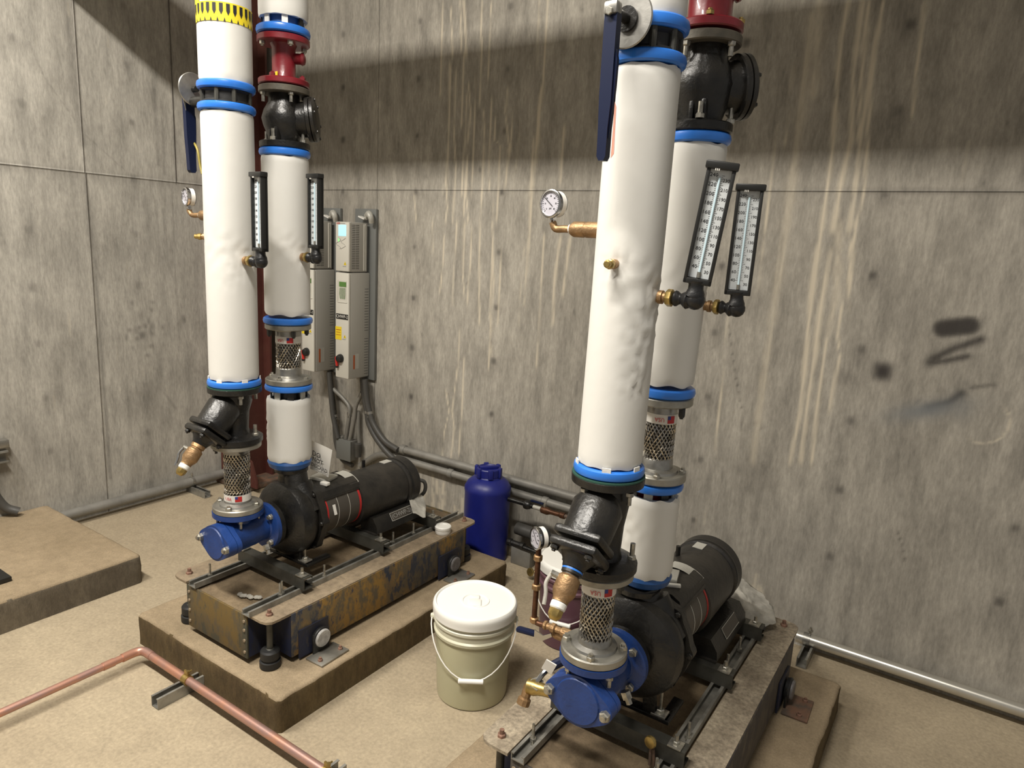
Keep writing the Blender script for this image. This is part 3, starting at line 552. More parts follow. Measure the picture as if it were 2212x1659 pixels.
    part('pale_block',MB().box((X+.045,gy+.04,zc+.004),(.036,.022,.013),Matrix.Rotation(.1,3,'Z'),bev=.002),'label',t) if k==0 else part('pale_block',MB().box((X+.028,gy+.035,zc+.004),(.06,.012,.010),Matrix.Rotation(.5,3,'Z'),bev=.002),'label',t)
    pl=MB(); 
    for i in range(6): pass
    R_=.1145; mz=Z0-.018; vs=[];fs=[]
    for i in range(9):
        a=lerp(1.75,.88,i/8); 
        for yy in (gy+.148,gy+.196): vs.append((X+math.cos(a)*R_*1.06,yy,zg+math.sin(a)*R_*1.06+.001))
    for i in range(8): fs.append((2*i,2*i+1,2*i+3,2*i+2))
    part('rating_plate',MB().add(vs,fs),'silverlabel',t,label='silver rating plate')
    mo=part('motor_body',MB().lathe((X,gy+.188,mz),A,[(0,.100),(.006,.1125),(ml-.09,.1125),(ml-.086,.108),(ml-.078,.108),(ml-.074,.1165),(ml-.01,.1175),(ml-.003,.112),(ml,.098)],56),'blackdusty',t,label='black cylindrical motor')
    part('fan_cover_rim',MB().lathe((X,-.755,mz),A,[(0,.1168),(.003,.1185),(.012,.1185),(.015,.1168)],56,caps=False),'black',mo)
    part('fan_grille',MB().lathe((X,-.686,mz),A,[(0,.09),(.004,.085)],40),'black',mo)
    part('motor_sticker',MB().box((X-.01,-.80,mz+.1135),(.035,.05,.002)),'silverlabel',mo)
    part('lifting_stub',MB().cyl((X-.05,-.9,mz+.09),(X-.05,-.9,mz+.135),.008,10),'black',mo)
    # feet
    zf=.375 if k==0 else .38
    for sx in (-1,1): part('foot_leg',MB().prism([(0,0),(.034,0),(.022,.10),(-.01,.10)],(X+sx*.07-.015,-1.37,zf+.02),(1,0,0),(0,0,1),A,.02),'black',t)
    part('foot_plate',MB().box((X+.01,-1.352,zf+.014),(.23,.035,.012),bev=.002).box((X+.115,-1.31,zf+.014),(.03,.12,.012),bev=.002).box((X-.1,-1.31,zf+.014),(.03,.12,.012),bev=.002),'black',t)
    for sx in (-1,1): part('foot_washer',MB().box((X+.01+sx*.088,-1.352,zf+.024),(.042,.038,.008),bev=.002),'bolt',t); bolt(t,(X+.01+sx*.088,-1.352,zf+.028),Z,hr=.012,hh=.01,sl=.05 if sx>0 else .01,sr=.004)
    part('motor_pedestal',MB().box((X,-.86,.432+dz*.5),(.11,.22,.06)),'black',t)
    bx=X+.095 if k==0 else X+.10
    bb=MB().prism([(-.055,0),(.045,0),(.042,.03),(.018,.066),(-.03,.070),(-.055,.05)],(bx,-1.0,.399),(1,0,0),(0,0,1),A,.315)
    mb=part('motor_rail',bb,'black',t,label='long black motor mounting rail'); part('motor_rail',MB().prism([(.055,0),(-.045,0),(-.042,.03),(-.018,.066),(.03,.070),(.055,.05)],(X-.095,-1.0,.399),(1,0,0),(0,0,1),A,.315),'black',t)
    part('rail_flange',MB().box((bx-.002,-.845,.4005),(.094,.33,.005)),'blackdusty',t)
    nrm=Vector((.83,0,.56)); up=Vector((-.555,0,.83)); c=Vector((bx+.0318,-.835,.399+.046))
    RR=Matrix(((0,1,0),up,nrm)).transposed()
    part('name_plate',MB().box(c+nrm*.0006,(.135,.036,.0015),RR),'guard',mb)
    if k==0: text('(CHWP-2)',.028,'printgrey',mb,c+nrm*.002,(0,1,0),up,sx=1.0)
    for q in (-1,1): part('plate_edge',MB().box(c+up*q*.018+nrm*.0012,(.135,.0018,.0015),RR),'silverlabel',mb)
    part('plate_edge',MB().box(c-Vector((0,.068,0))+nrm*.0012,(.0018,.037,.0015),RR),'silverlabel',mb)
    # ---------- suction diffuser
    xF,yy=P['F']; OY=-.042; t=thing('suction_diffuser',['blue cast iron suction diffuser bolted to the left pump','large blue suction diffuser at the front of the right pump, beside the ball valve'][k],'pipe fitting',(X,-1.55,Z0))
    b=MB().lathe((X,-1.635,Z0),A,[(0,.064),(.012,.066),(.02,.060),(.11,.056),(.135,.052),(.16,.050),(.172,.06)],40)
    part('body',b,'blue',t)
    part('outlet_flange',MB().lathe((X,-1.470,Z0),A,[(0,.080),(.003,.088),(.02,.088),(.022,.084)],44),'blue',t)
    ring(t,(X,-1.470,Z0),(0,-1,0),.072,4,.785,m='bolt',hr=.0115,hh=.012,sl=.006,sr=.007)
    part('inlet_neck',MB().lathe((xF,yy,Z0+.03),Z,[(0,.05),(.03,.047),(.047,.056)],32),'blue',t)
    part('inlet_flange',MB().lathe((xF,yy,Z0+.072),Z,[(0,P['fl']-.01),(.005,P['fl']),(.022,P['fl'])],44),'blue',t)
    pts=[]
    for i in range(72):
        a=2*PI*i/72; ear=max(0,abs(math.cos(a+.04)))**9; pts.append(((.066+.026*ear)*math.cos(a),(.066+.026*ear)*math.sin(a)))
    part('cover_rim',MB().prism(pts,(X,-1.642,Z0),(1,0,0),(0,0,1),A,.018),'blue',t); 
    ec=part('end_cover',MB().prism(pts,(X,-1.676,Z0),(1,0,0),(0,0,1),A,.032),'blue',t,label='round end cover with two bolt ears')
    part('cover_face',MB().lathe((X,-1.680,Z0),A,[(0,.057),(.005,.060)],44),'blue',ec)
    for a in (-.04,PI-.04): bolt(t,(X+math.cos(a)*.077,-1.676,Z0+math.sin(a)*.077),(0,-1,0),m='bolt',hr=.014,hh=.014,sl=.005,sr=.008)
    ring(t,(xF,yy,Z0+.072),-Z,.071,4,.5,m='bolt',hr=.010,hh=.010,sl=.018,sr=.006)
    part('drain_cluster',MB().lathe((X+.045,-1.49,Z0-.055),(.5,0,-1),[(0,.014),(.02,.014),(.022,.009),(.035,.009)],6),'bolt',t)
    # ---------- front riser parts
    z=[.647,.668,.690,.868,.888,.906] if k==0 else [.675,.697,.722,.868,.886,.904]
    t=flex(k,(xF,yy,0),z,P['fx'],P['fl']-.002,['braided stainless flexible connector standing on the left blue diffuser','braided stainless flexible connector standing on the right blue diffuser, nearest the camera'][k],0 if k==0 else 1)
    ring(t,(xF,yy,z[1]),Z,.070,4,.5 if k==0 else .35,m='bolt',hr=.011,hh=.011,sl=.005,sr=.006); ring(t,(xF,yy,z[4]),-Z,.070,4,.35,m='black',hr=.010,hh=.010,sl=.008)
    zl=z[5]+.002; zu=1.088 if k==0 else 1.118; R=P['fl']+ .002
    ys=yy
    t=thing('strainer',['black cast iron Y strainer under the tall left front riser','black cast iron Y strainer under the tall right front riser'][k],'pipe fitting',(xF,ys,zl))
    part('lower_flange',MB().lathe((xF,ys,zl),Z,[(0,R-.004),(.004,R),(.020,R),(.026,R-.01),(.030,.055)],44),'black',t)
    part('upper_flange',MB().lathe((xF,ys,zu),Z,[(-.008,.052),(0,R-.012),(.005,R-.001),(.022,R),(.024,R-.003)],44),'black',t)
    part('gasket',MB().lathe((xF,ys,zu+.0235),Z,[(0,R-.001),(.004,R-.001)],44),mat('green_gasket',(.02,.07,.05),.6) if k==0 else bpy.data.materials['green_gasket'],t)
    dr=Vector((0,-.66,-.751)); o=Vector((xF,ys,zu+.0))
    b=MB().lathe((xF,ys,zl+.02),Z,[(0,.05),(.03,.044),(.09,.047),(zu-zl-.05,.058),(zu-zl-.015,.056)],32)
    part('body',b,'black',t)
    part('branch',MB().lathe(o+dr*.035,dr,[(0,.045),(.03,.060),(.115,.056),(.12,.056)],32),'black',t)
    part('web_rib',MB().prism([(0,0),(-.085,-.10),(-.06,-.125),(0,-.125)],(xF-.005,ys-.02,zu-.02),(0,1,0),(0,0,1),(1,0,0),.01),'black',t)
    ex=Vector((1,0,0)); e2=dr.cross(ex); c=o+dr*.165; RR=Matrix((ex,e2,dr)).transposed()
    part('bonnet_flange',MB().box(c-dr*.014,(.118,.112,.023),RR,bev=.009),'black',t); part('bonnet_cover',MB().box(c+dr*.014,(.118,.112,.024),RR,bev=.010),'black',t)
    part('bonnet_boss',MB().lathe(c+dr*.024,dr,[(0,.045),(.012,.034),(.022,.028),(.03,.026)],28),'black',t)
    for sx in (-1,1):
        for sy in (-1,1): bolt(t,c+dr*.026+ex*sx*.043+e2*sy*.040,dr,m='black',hr=.010,hh=.008,sl=.004)
    ring(t,(xF,ys,zl+.026),Z,.072,4,.5,m='bolt',hr=.0105,hh=.01,sl=.03,sr=.0065); ring(t,(xF,ys,zu),-Z,.073,4,.35,m='bolt',hr=.010,hh=.010,sl=.02,sr=.006)
    # blowdown valve on the bonnet
    p0=c+dr*.052; t=thing('blowdown_valve',['bronze drain valve with brass cap hanging off the left strainer','bronze drain valve with brass cap and rag hanging off the right strainer'][k],'valve',p0)
    part('adapter_bush',MB().lathe(p0,dr,[(0,.024),(.014,.024),(.016,.020),(.022,.020)],24),'blackplastic' if k else 'bronze',t)
    if k: part('blue_ring',MB().lathe(p0+dr*.004,dr,[(0,.0245),(.004,.0245)],24),'tapeblue',t)
    part('valve_body',MB().lathe(p0+dr*.018,dr,[(0,.020),(.006,.026),(.038,.027),(.046,.024),(.056,.0185),(.062,.0185)],24),'bronze',t)
    part('thread_tape',MB().lathe(p0+dr*.080,dr,[(0,.0165),(.003,.0185),(.014,.018),(.017,.0155)],20),'teflon',t)
    part('brass_cap',MB().lathe(p0+dr*.096,dr,[(0,.015),(.002,.017),(.014,.0165),(.020,.013),(.024,.009)],8),'brass',t)
    hs=Vector((-.75,-.3,.3)).normalized()
    part('lever_stem',MB().cyl(p0+dr*.03+hs*.02,p0+dr*.03+hs*.042,.007,10),'bolt',t)
    b=MB().tube([p0+dr*.03+hs*.04,p0+dr*.055+hs*.044,p0+dr*.075+hs*.036,p0+dr*.1+hs*.03],.0045,8,4); part('lever_strap',b,'rag' if k else 'case',t)
    # ---------- butterfly valve, blue seal rings and jackets of the front riser
    zr=[zu+.0275,zu+.052]; zv=[2.032,2.058,2.098,2.124]
    xT,yT=(xF,yy) if k==0 else (3.379,-1.596)
    t=thing('insulated_riser',['tall white jacketed front riser of the left pump, with gauge and thermometer','tall white jacketed front riser of the right pump, nearest the camera'][k],'pipe',(xF,yy,zr[0]))
    tapering(t,'seal_ring',(xF,yy,zr[0]),P['rg'],.024)
    part('tape_core',MB().cyl((xF,yy,zr[0]+.01),(xF,yy,zr[1]+.03),P['r']-.012,32),'tapedark',t)
    aT=math.atan2(0,1) 
    jacket(t,'jacket',xF,yy,zr[1]+.003,zv[0]-.002,P['r'],dents=[(1.555,.0,.009,.045),(1.62,-2.5 if k==0 else -1.5,.007,.03),(1.59,-1.1,.002,.06)]+([(1.47,-.35,.005,.05),(1.38,-.5,.005,.035)] if k else [(1.50,-.5,.002,.05)]),x1=xT,y1=yT)
    tapering(t,'seal_ring',(xT,yT,zv[0]),P['rg'],.025)
    # short tape tabs holding the ring
    for a in (-1.2,-.2,.9,-2.4): part('tape_tab',MB().box((xF+math.cos(a)*(P['r']+.003),yy+math.sin(a)*(P['r']+.003),zr[1]-.004),(.003,.02,.024),Matrix.Rotation(a,3,'Z')),'teflon',t,label='clear tape tab')
    t2=thing('insulated_riser',['upper white jacketed pipe above the left front valve, with yellow warning tape','upper white jacketed pipe above the right front valve, at the top edge'][k],'pipe',(xT,yT,zv[3]))
    tapering(t2,'seal_ring',(xT,yT,zv[2]),P['rg'],.026); jacket(t2,'jacket',xT,yT,zv[3]-.001,3.10,P['r'])
    if k==0:
        rr=P['r']+.0018; z0,z1=2.292,2.348
        part('warning_band',MB().lathe((xT,yT,z0),Z,[(0,rr),(z1-z0,rr)],64,caps=False),'warn',t2)
        b=MB()
        for i in range(26):
            a=2*PI*i/26
            def pt(u,v): 
                aa=a+u/rr; return (xT+math.cos(aa)*(rr+.0008),yT+math.sin(aa)*(rr+.0008),z0+v)
            b.add([pt(-.004,.052),pt(.007,.052),pt(.007,.03),pt(.0015,.018),pt(-.004,.03)],[(0,1,2,3,4)]); b.add([pt(-.006,.0),pt(-.0125,.0),pt(-.0095,.012)],[(0,1,2)])
        part('arrow_print',b,'print',t2)
        vs=[];fs=[]
        for i in range(9):
            a=lerp(-2.2,-1.62,i/8); vs+=[(xT+math.cos(a)*(rr+.0004),yT+math.sin(a)*(rr+.0004),z1-.004),(xT+math.cos(a)*(rr+.0004),yT+math.sin(a)*(rr+.0004),2.62)]
        for i in range(8): fs.append((2*i,2*i+2,2*i+3,2*i+1))
        part('warning_strip',MB().add(vs,fs),'warn',t2)
    t=thing('butterfly_valve',['black butterfly valve with dark blue lever on the left front riser','black butterfly valve with long dark blue lever on the right front riser'][k],'valve',(xT,yT,zv[1]))
    part('wafer_body',MB().lathe((xT,yT,zv[1]+.0005),Z,[(0,P['r']-.004),(.003,P['r']-.004),(.008,P['r']-.012),(.031,P['r']-.012),(.036,P['r']-.004),(.039,P['r']-.004)],40),'rubber',t)
    for a in (-.3,-1.0,-1.9,.6,2.0,3.4): part('through_bolt',MB().cyl((xT+math.cos(a)*(P['r']-.008),yT+math.sin(a)*(P['r']-.008),zv[1]),(xT+math.cos(a)*(P['r']-.008),yT+math.sin(a)*(P['r']-.008),zv[2]),.0075,8),'strutd',t)
    nd=Vector((-1,0,0)) if k==0 else Vector((-.06,-1,0)).normalized(); sd_=nd.cross(Z)*(-1 if k else 1); cc=Vector((xT,yT,2.115)); D0=.185 if k==0 else .088
    part('neck',MB().cyl(Vector((xT,yT,2.078)),Vector((xT,yT,2.078))+nd*(D0+.0),.018,20),'black',t)
    cc=Vector((xT,yT,2.12 if k==0 else 2.105))
    part('throttle_disc',MB().lathe(cc+nd*D0,nd,[(0,.052),(.003,.054),(.006,.052)],40),'steel',t,label='galvanised round throttle plate')
    part('stem',MB().cyl(cc+nd*(D0-.02),cc+nd*(D0+.05),.010,16).lathe(cc+nd*(D0+.006),nd,[(0,.024),(.006,.024)],20),'black',t)
    lv=D0+(.035 if k==0 else .062); tilt=Vector((.03,0,-1)) if k==0 else Vector((.0,.01,-1)); tilt.normalize()
    Ln=.275; o=cc+nd*lv; w1=.034 if k==0 else .027; eu=sd_; ev=tilt
    prof=[(-.5,0),(-.5,.55),(-.42,.78),(-.38,.97),(-.2,1.0),(.2,1.0),(.36,.97),(.38,.78),(.5,.6),(.5,.3),(.52,0),(.2,-.03),(-.2,-.03)]
    # two folded plates of the squeeze lever under the vinyl grip
    L1=part('lever_grip',MB().prism([(a*w1,b_*Ln) for a,b_ in prof],o-nd*.009,eu,ev,nd,.018),'lever',t,label='dark blue vinyl coated lever')
    part('squeeze_trigger',MB().prism([(.5*w1,.25*Ln),(.68*w1,.32*Ln),(.64*w1,.5*Ln),(.45*w1,.8*Ln),(.4*w1,.85*Ln)],o-nd*.004,eu,ev,nd,.008),'lever',t)
    part('lever_head',MB().box(o-ev*.004+nd*.002,(.03,.024,.024),Matrix((eu,nd,ev)).transposed(),bev=.005),'steel',t); bolt(t,o+nd*.012+ev*.004,nd,hr=.008,hh=.006,sl=0,m='bolt'); 
    part('wing_plate',MB().prism([(-.5*w1,-.01),(-.95*w1,-.02),(-1.0*w1,.0),(-.8*w1,.03),(-.5*w1,.07)],o-nd*.012,eu,ev,nd,.002),'steel',t)
    if k==0: part('tag_string',MB().tube([o+ev*.17+eu*.012,o+ev*.2-nd*.03+Vector((.01,0,0)),o+ev*.25-nd*.05,o+ev*.28-nd*.06],.004,6,4),mat('yellow_tag',(.25,.20,.03),.6),t)
    else: part('tag_strip',MB().prism([(.018,.165),(.022,.175),(.024,.262),(.018,.27)],o-nd*.0,eu,ev,nd,.001),mat('pink_tag',(.62,.30,.22),.6),t)
    # ---------- rear riser
    xR,yR=P['R']; dx=0 if k==0 else .0
    zz=[(.755,.79,1.037,1.066,1.088,1.090,1.112,1.150,1.272,1.300,1.320,1.345,1.362,1.918,1.922,1.948,1.972,2.135,2.158,2.160,2.182,2.298,2.322,2.324,2.350,2.376),
        (.748,.782,1.010,1.028,1.052,1.054,1.076,1.112,1.238,1.264,1.286,1.312,1.326,1.918,1.922,1.948,1.974,2.150,2.176,2.178,2.200,2.318,2.342,2.344,2.370,2.396)][k]
    xU,yU=(xR,yR-.005) if k==0 else (3.393,-1.288)
    xm,ym=(xR,yR) if k==0 else (3.374,-1.300)
    t=thing('insulated_spool',['short white jacketed spool on the discharge of the left pump','short white jacketed spool on the discharge of the right pump'][k],'pipe',(xR,yR,zz[0]))
    part('tape_foot',MB().lathe((xR,yR,zz[0]),Z,[(0,P['r']-.016),(.008,P['r']-.005),(.026,P['r']+.001),(.040,P['r']-.006)],40),'tapedark',t)
    jacket(t,'jacket',xR,yR,zz[1],zz[2],P['r'],dents=[(.92,-2.2,.006,.05)],edge=.007)
    part('pipe_end',MB().cyl((xR,yR,zz[2]-.03),(xR,yR,zz[3]+.004),P['r']-.034,32),'tapeblack' if k==0 else 'red',t)
    for i in range(8):
        a=2*PI*i/8+.2; b=MB().box((xR+math.cos(a)*(P['r']-.018),yR+math.sin(a)*(P['r']-.018),zz[2]+.010),(.006,.024,.034),Matrix.Rotation(a,3,'Z'),bev=.001); part('tape_strap',b,'tapeblack' if i%2 else 'silverlabel',t)
    tapering(t,'seal_ring',(xR,yR,zz[3]),P['rg']-.002,.023)
    t=flex(k,(xm,ym,0),[zz[5],zz[6],zz[7],zz[8],zz[9],zz[10]],P['fx'],P['fl']-.004,['braided flexible connector midway up the left rear riser','braided flexible connector midway up the right rear riser, half hidden'][k],1)
    ring(t,(xm,ym,zz[9]),-Z,.070,4,.4,m='blackplastic',hr=.009,hh=.024,sl=.004); ring(t,(xm,ym,zz[6]),Z,.070,4,.4,m='bolt',hr=.010,hh=.008,sl=.006)
    t=thing('insulated_riser',['white jacketed rear riser of the left pump below the check valve','white jacketed rear riser of the right pump below the black check valve'][k],'pipe',(xm,ym,zz[11]))
    tapering(t,'seal_ring',(xm,ym,zz[10]+.001),P['rg']-.001,.024)
    jacket(t,'jacket',xm,ym,zz[12]-.006,zz[13]+.004,P['r'],dents=[(1.57,0,.006,.045),(1.6,-.9,.0025,.06)],x1=xU,y1=yU,edge=.006)
    tapering(t,'seal_ring',(xU,yU,zz[14]),P['rg']-.002,.026)
    t=thing('check_valve',['black swing check valve on the left rear riser, under the red spool','black swing check valve on the right rear riser, under the red spool'][k],'valve',(xU,yU,zz[15]))
    fr_=P['fl']-.003
    for nm,z_ in (('lower_flange',zz[15]+.001),('upper_flange',zz[17]-.002)): flange(t,nm,(xU,yU,z_),fr_,.023,'black' if nm[0]=='l' else 'oldflange')
    H=zz[17]-zz[16]
    part('body',MB().lathe((xU,yU,zz[16]-.004),Z,[(0,.052),(H*.15,.058),(H*.35,.072),(H*.5,.078),(H*.68,.070),(H*.85,.054),(H+.006,.052)],40),'black',t)
    sd2=Vector((.83,.56,0)); cc=Vector((xU,yU,lerp(zz[16],zz[17],.45))); ax=Vector((.75,.66,.12)).normalized()
    part('bonnet_neck',MB().lathe(cc,ax,[(.03,.058),(.082,.062)],32),'black',t)
    part('bonnet_flange',MB().lathe(cc,ax,[(.080,.074),(.083,.077),(.094,.077),(.096,.074)],36),'black',t); part('bonnet_cover',MB().lathe(cc,ax,[(.098,.077),(.108,.077),(.113,.070),(.118,.045),(.12,.02)],36),'black',t)
    ring(t,cc+ax*.108,ax,.066,6,.3,m='black',hr=.007,hh=.007,sl=.003)
    for i in range(2): part('cast_rib',MB().box((xU+.03-.03*i,yU-.055,zz[16]+.02),(.012,.02,.05),bev=.003),'black',t)
    ring(t,(xU,yU,zz[17]-.002),-Z,.073,4,.35,m='bolt',hr=.010,hh=.010,sl=.022,sr=.006); ring(t,(xU,yU,zz[16]),Z,.073,4,.35,m='bolt',hr=.011,hh=.011,sl=.026,sr=.006)
    t=thing('red_spool',['dark red flanged spool above the left check valve, with a small side outlet','dark red flanged spool above the right check valve, cut by the top edge'][k],'pipe fitting',(xU,yU,zz[19]))
    flange(t,'lower_flange',(xU,yU,zz[19]),fr_,.021,'red'); flange(t,'upper_flange',(xU,yU,zz[21]),fr_+.002,.022,'red')
    wr=.040 if k==0 else .052
    part('body',MB().lathe((xU,yU,zz[20]-.002),Z,[(0,wr+.006),(.01,wr),(zz[21]-zz[20]-.01,wr),(zz[21]-zz[20]+.003,wr+.006)],36),'red',t)
    part('side_boss',MB().lathe((xU,yU,(zz[20]+zz[21])/2+.015),(.8,.6,0),[(.02,.018),(.058,.018),(.064,.022),(.072,.018),(.075,.01)],24),'red',t)
    part('inspection_sticker',MB().box((xU+.012,yU-wr-.001,zz[20]+.012),(.012,.0015,.016)),'yellow',t) if k==0 else None
    ring(t,(xU,yU,zz[20]),Z,.073,4,.35,m='red' if k==0 else 'brass',hr=.010,hh=.010,sl=.004); ring(t,(xU,yU,zz[21]),-Z,.073,4,.35,m='bolt',hr=.010,hh=.012,sl=.004)
    t=thing('insulated_riser',['white jacketed pipe above the left red spool, blue ring at its foot','white jacketed pipe rising above the right red spool, out of frame'][k],'pipe',(xU,yU,zz[23]))
    tapering(t,'seal_ring',(xU,yU,zz[23]),P['rg'],.027)
    part('tape_core',MB().cyl((xU,yU,zz[24]-.01),(xU,yU,zz[25]+.03),P['r']-.022,32),'tapedark',t)
    for i in range(7):
        a=2*PI*i/7-.6; part('tape_strap',MB().box((xU+math.cos(a)*(P['r']-.012),yU+math.sin(a)*(P['r']-.012),zz[24]+.014),(.004,.02,.04),Matrix.Rotation(a,3,'Z')),'tapeblack' if i%2 else 'teflon',t)
    jacket(t,'jacket',xU,yU,zz[25]+.002,2.86,P['r'])
    # ---------- thermometers, gauges, plugs
    def thermo(base,yy_,x0,xe,zt_,top,exv,label,tiltx=0,brs=True,W=.062):
        t=thing('thermometer',label,'thermometer',(xe,yy_,zt_)); ex=Vector(exv).normalized(); nrm=Vector((ex.y,-ex.x,0))
        o=Vector((x0,yy_,zt_)); e=Vector((xe,yy_,zt_)); d=(e-o); L=d.length; d.normalize()
        part('copper_nipple',MB().lathe(o,d,[(-.02,.011),(L*.12,.012),(L*.14,.015),(L*.24,.015),(L*.26,.011),(L*.34,.011)],16),'bronze',t)
        part('union_nut',MB().lathe(o+d*L*.34,d,[(0,.017),(.003,.019),(L*.14,.019),(L*.16,.016)],8),'brass',t)
        part('wrapped_elbow',MB().tube([o+d*L*.52,o+d*L*.75,e+Vector((0,0,.002)),e+Vector((tiltx*.1,0,.04))],lambda u:.0145+.003*math.sin(u*19)+.004*(u>.4),14,5).sphere(e+d*.004,.021,14),'tapeblack',t)
        b0=e+Vector((tiltx*.12,0,.034)); tp=Vector((e.x+tiltx,yy_,top)); ez=(tp-b0).normalized(); ey=ez.cross(ex).normalized(); ex2=ey.cross(ez).normalized(); nrm=-ey
        H=(tp-b0).length; RR=Matrix((ex2,ey,ez)).transposed(); c=b0+ez*H/2
        D=.022
        part('case_back',MB().box(c-nrm*D*.3,(W,D*.5,H),RR,bev=.002),'blackplastic',t)
        for s_ in (-1,1): part('case_side',MB().box(c+ex2*s_*(W/2-.004)+nrm*.002,(.008,D,H),RR,bev=.002),'blackplastic',t)
        part('case_end',MB().box(b0+ez*.006+nrm*.002,(W,D,.012),RR,bev=.002),'blackplastic',t); part('case_end',MB().box(tp-ez*.007+nrm*.003,(W+.008,D+.006,.016),RR,bev=.003),'blackplastic',t)
        part('stem_socket',MB().cyl(b0-ez*.02,b0+ez*.004,.0155,16),'tapeblack',t)
        fc=c+nrm*.0015; part('scale_plate',MB().box(fc,(W-.016,.002,H-.026),RR),'scale',t)
        tu=part('glass_tube',MB().cyl(fc-ez*(H/2-.026)+nrm*.0035,fc+ez*(H/2-.03)+nrm*.0035,.0023,10),'tube',t)
        part('tube_bulb',MB().cyl(fc-ez*(H/2-.014)+nrm*.003,fc-ez*(H/2-.026)+nrm*.003,.0042,10),'flange',tu)
        part('maker_label',MB().box(tp-ez*.010+nrm*(.0145),(W*.42,.001,.013),RR),'guard',t); text('WEISS',.009,'label',t,tp-ez*.010+nrm*(.0152)+ex2*.004,ex2,ez,name='maker_lettering')
        b=MB(); nn=11; z0_=-H/2+.036; z1_=H/2-.026
        for i in range(0,51):
            f=i/50; w_=.006 if i%5==0 else .003
            for s_ in (-1,1): b.box(fc+nrm*.0012+ex2*s_*(.0035+w_/2)+ez*lerp(z0_,z1_,f),(w_,.0003,.0006),RR)
        part('scale_ticks',b,'print',t,kind='stuff')
        for i in range(nn):
            f=i/(nn-1)
            text(str(40+20*i),.0108,'print',t,fc+nrm*.0013-ex2*(W/2-.0165)+ez*lerp(z0_,z1_,f),ex2,ez,name='scale_number')
            text(str(30+20*i),.0095,'print',t,fc+nrm*.0013+ex2*(W/2-.0155)+ez*lerp(z0_-.009,z1_-.009,f),ex2,ez,name='scale_number')
        for i in range(3): part('label_fin',MB().box(tp-ez*.010+nrm*.0155-ex2*(W*(.20-.06*i)),(.0018,.0015,.016),RR),'label',t)
        return t
    if k==0:
        thermo(0,-1.57,1.955,2.047,1.557,1.842,(1,-.08,0),'black framed thermometer on the left front riser')
        thermo(0,-1.33,1.955,2.037,1.572,1.862,(1,-.08,0),'black framed thermometer on the left rear riser, before the wall drives')
    else:
        thermo(0,-1.59,3.440,3.530,1.562,1.842,(.95,.31,0),'black framed thermometer leaning right, on the right front riser',tiltx=.033,W=.058)
        thermo(0,-1.28,3.450,3.531,1.529,1.828,(.95,.31,0),'upright black framed thermometer on the right rear riser',tiltx=.004,W=.062)
    def gauge(c,n_,pts,label,valve=None,r=.030):
        n_=Vector(n_).normalized(); c=Vector(c); t=thing('pressure_gauge',label,'gauge',c)
        part('case',MB().lathe(c,n_,[(-.016,r*.9),(-.014,r*1.0),(.006,r*1.0),(.008,r*1.1),(.014,r*1.1),(.016,r*1.0),(.016,r*.94),(.012,r*.92)],36),'case',t)
        part('white_band',MB().lathe(c,n_,[(-.012,r*1.005),(.002,r*1.005)],36,caps=False),'label',t)
        part('dial',MB().lathe(c,n_,[(.011,r*.93),(.0125,r*.93)],36),'dial',t)
        x_,y_,a_=fr(n_); y_=Z; x_=Z.cross(n_)
        b=MB()
        for i in range(25):
            an=math.radians(-135+270*i/24); p=(x_*math.sin(an)+y_*math.cos(an)); tt=(x_*math.cos(an)-y_*math.sin(an)); b.box(c+n_*.0128+p*r*.78,(.0007 if i%4 else .0012,.0002,r*.10 if i%4 else r*.16),Matrix((tt,n_,p)).transposed())
        part('dial_ticks',b,'print',t,kind='stuff')
        for i in range(7):
            an=math.radians(-135+270*i/6); p=(x_*math.sin(an)+y_*math.cos(an)); text(str(i*10),r*.17,'print',t,c+n_*.0128+p*r*.56,x_,Z,name='dial_number')
        text('psi',r*.22,'print',t,c+n_*.0128-Z*r*.35,x_,Z,name='dial_unit')
        an=math.radians(-52); p=(x_*math.sin(an)+y_*math.cos(an)); tt=(x_*math.cos(an)-y_*math.sin(an)); part('needle',MB().box(c+n_*.014+p*r*.22,(.0014,.0006,r*1.05),Matrix((tt,n_,p)).transposed()),'print',t)
        part('stem',MB().lathe(c-Z*r*.95,-Z,[(0,.008),(.008,.008),(.009,.0065),(.018,.0065)],6),'case',t)
        part('siphon_pipe',MB().tube([c-Z*(r+.012)]+pts,.0085,12,4),'bronze',t)
        e=Vector(pts[-1]); pr=Vector(pts[-2]); d=(e-pr).normalized()
        if valve:
            part('thread_tape',MB().lathe(e-d*.004,d,[(0,.011),(.01,.012)],16),'teflon',t)
            part('gauge_cock',MB().lathe(e,d,[(0,.013),(.008,.0175),(valve*.45,.018),(valve*.5,.0165),(valve*.55,.018),(valve,.018)],20),'bronze',t)
        return t
    if k==0:
        gauge((1.651,-1.57,1.762),(-.2,-.98,0),[Vector((1.651,-1.57,1.712)),Vector((1.668,-1.57,1.700)),Vector((1.70,-1.57,1.700)),Vector((1.72,-1.57,1.700))],'round pressure gauge left of the tall left riser',.085)
    else:
        gauge((3.178,-1.6,1.755),(-.2,-.98,0),[Vector((3.178,-1.6,1.712)),Vector((3.186,-1.6,1.699)),Vector((3.21,-1.6,1.699)),Vector((3.228,-1.6,1.699))],'round pressure gauge left of the tall right riser',.075)
    nd=Vector((-.83,-.56,0)) if k==0 else Vector((.08,-1,0)).normalized(); o=Vector((xF,yy,1.628))+nd*(P['r']-.012)
    t=thing('test_plug',['small brass test plug on the left side of the left front riser','small brass test plug facing the camera on the right front riser'][k],'plug',o)
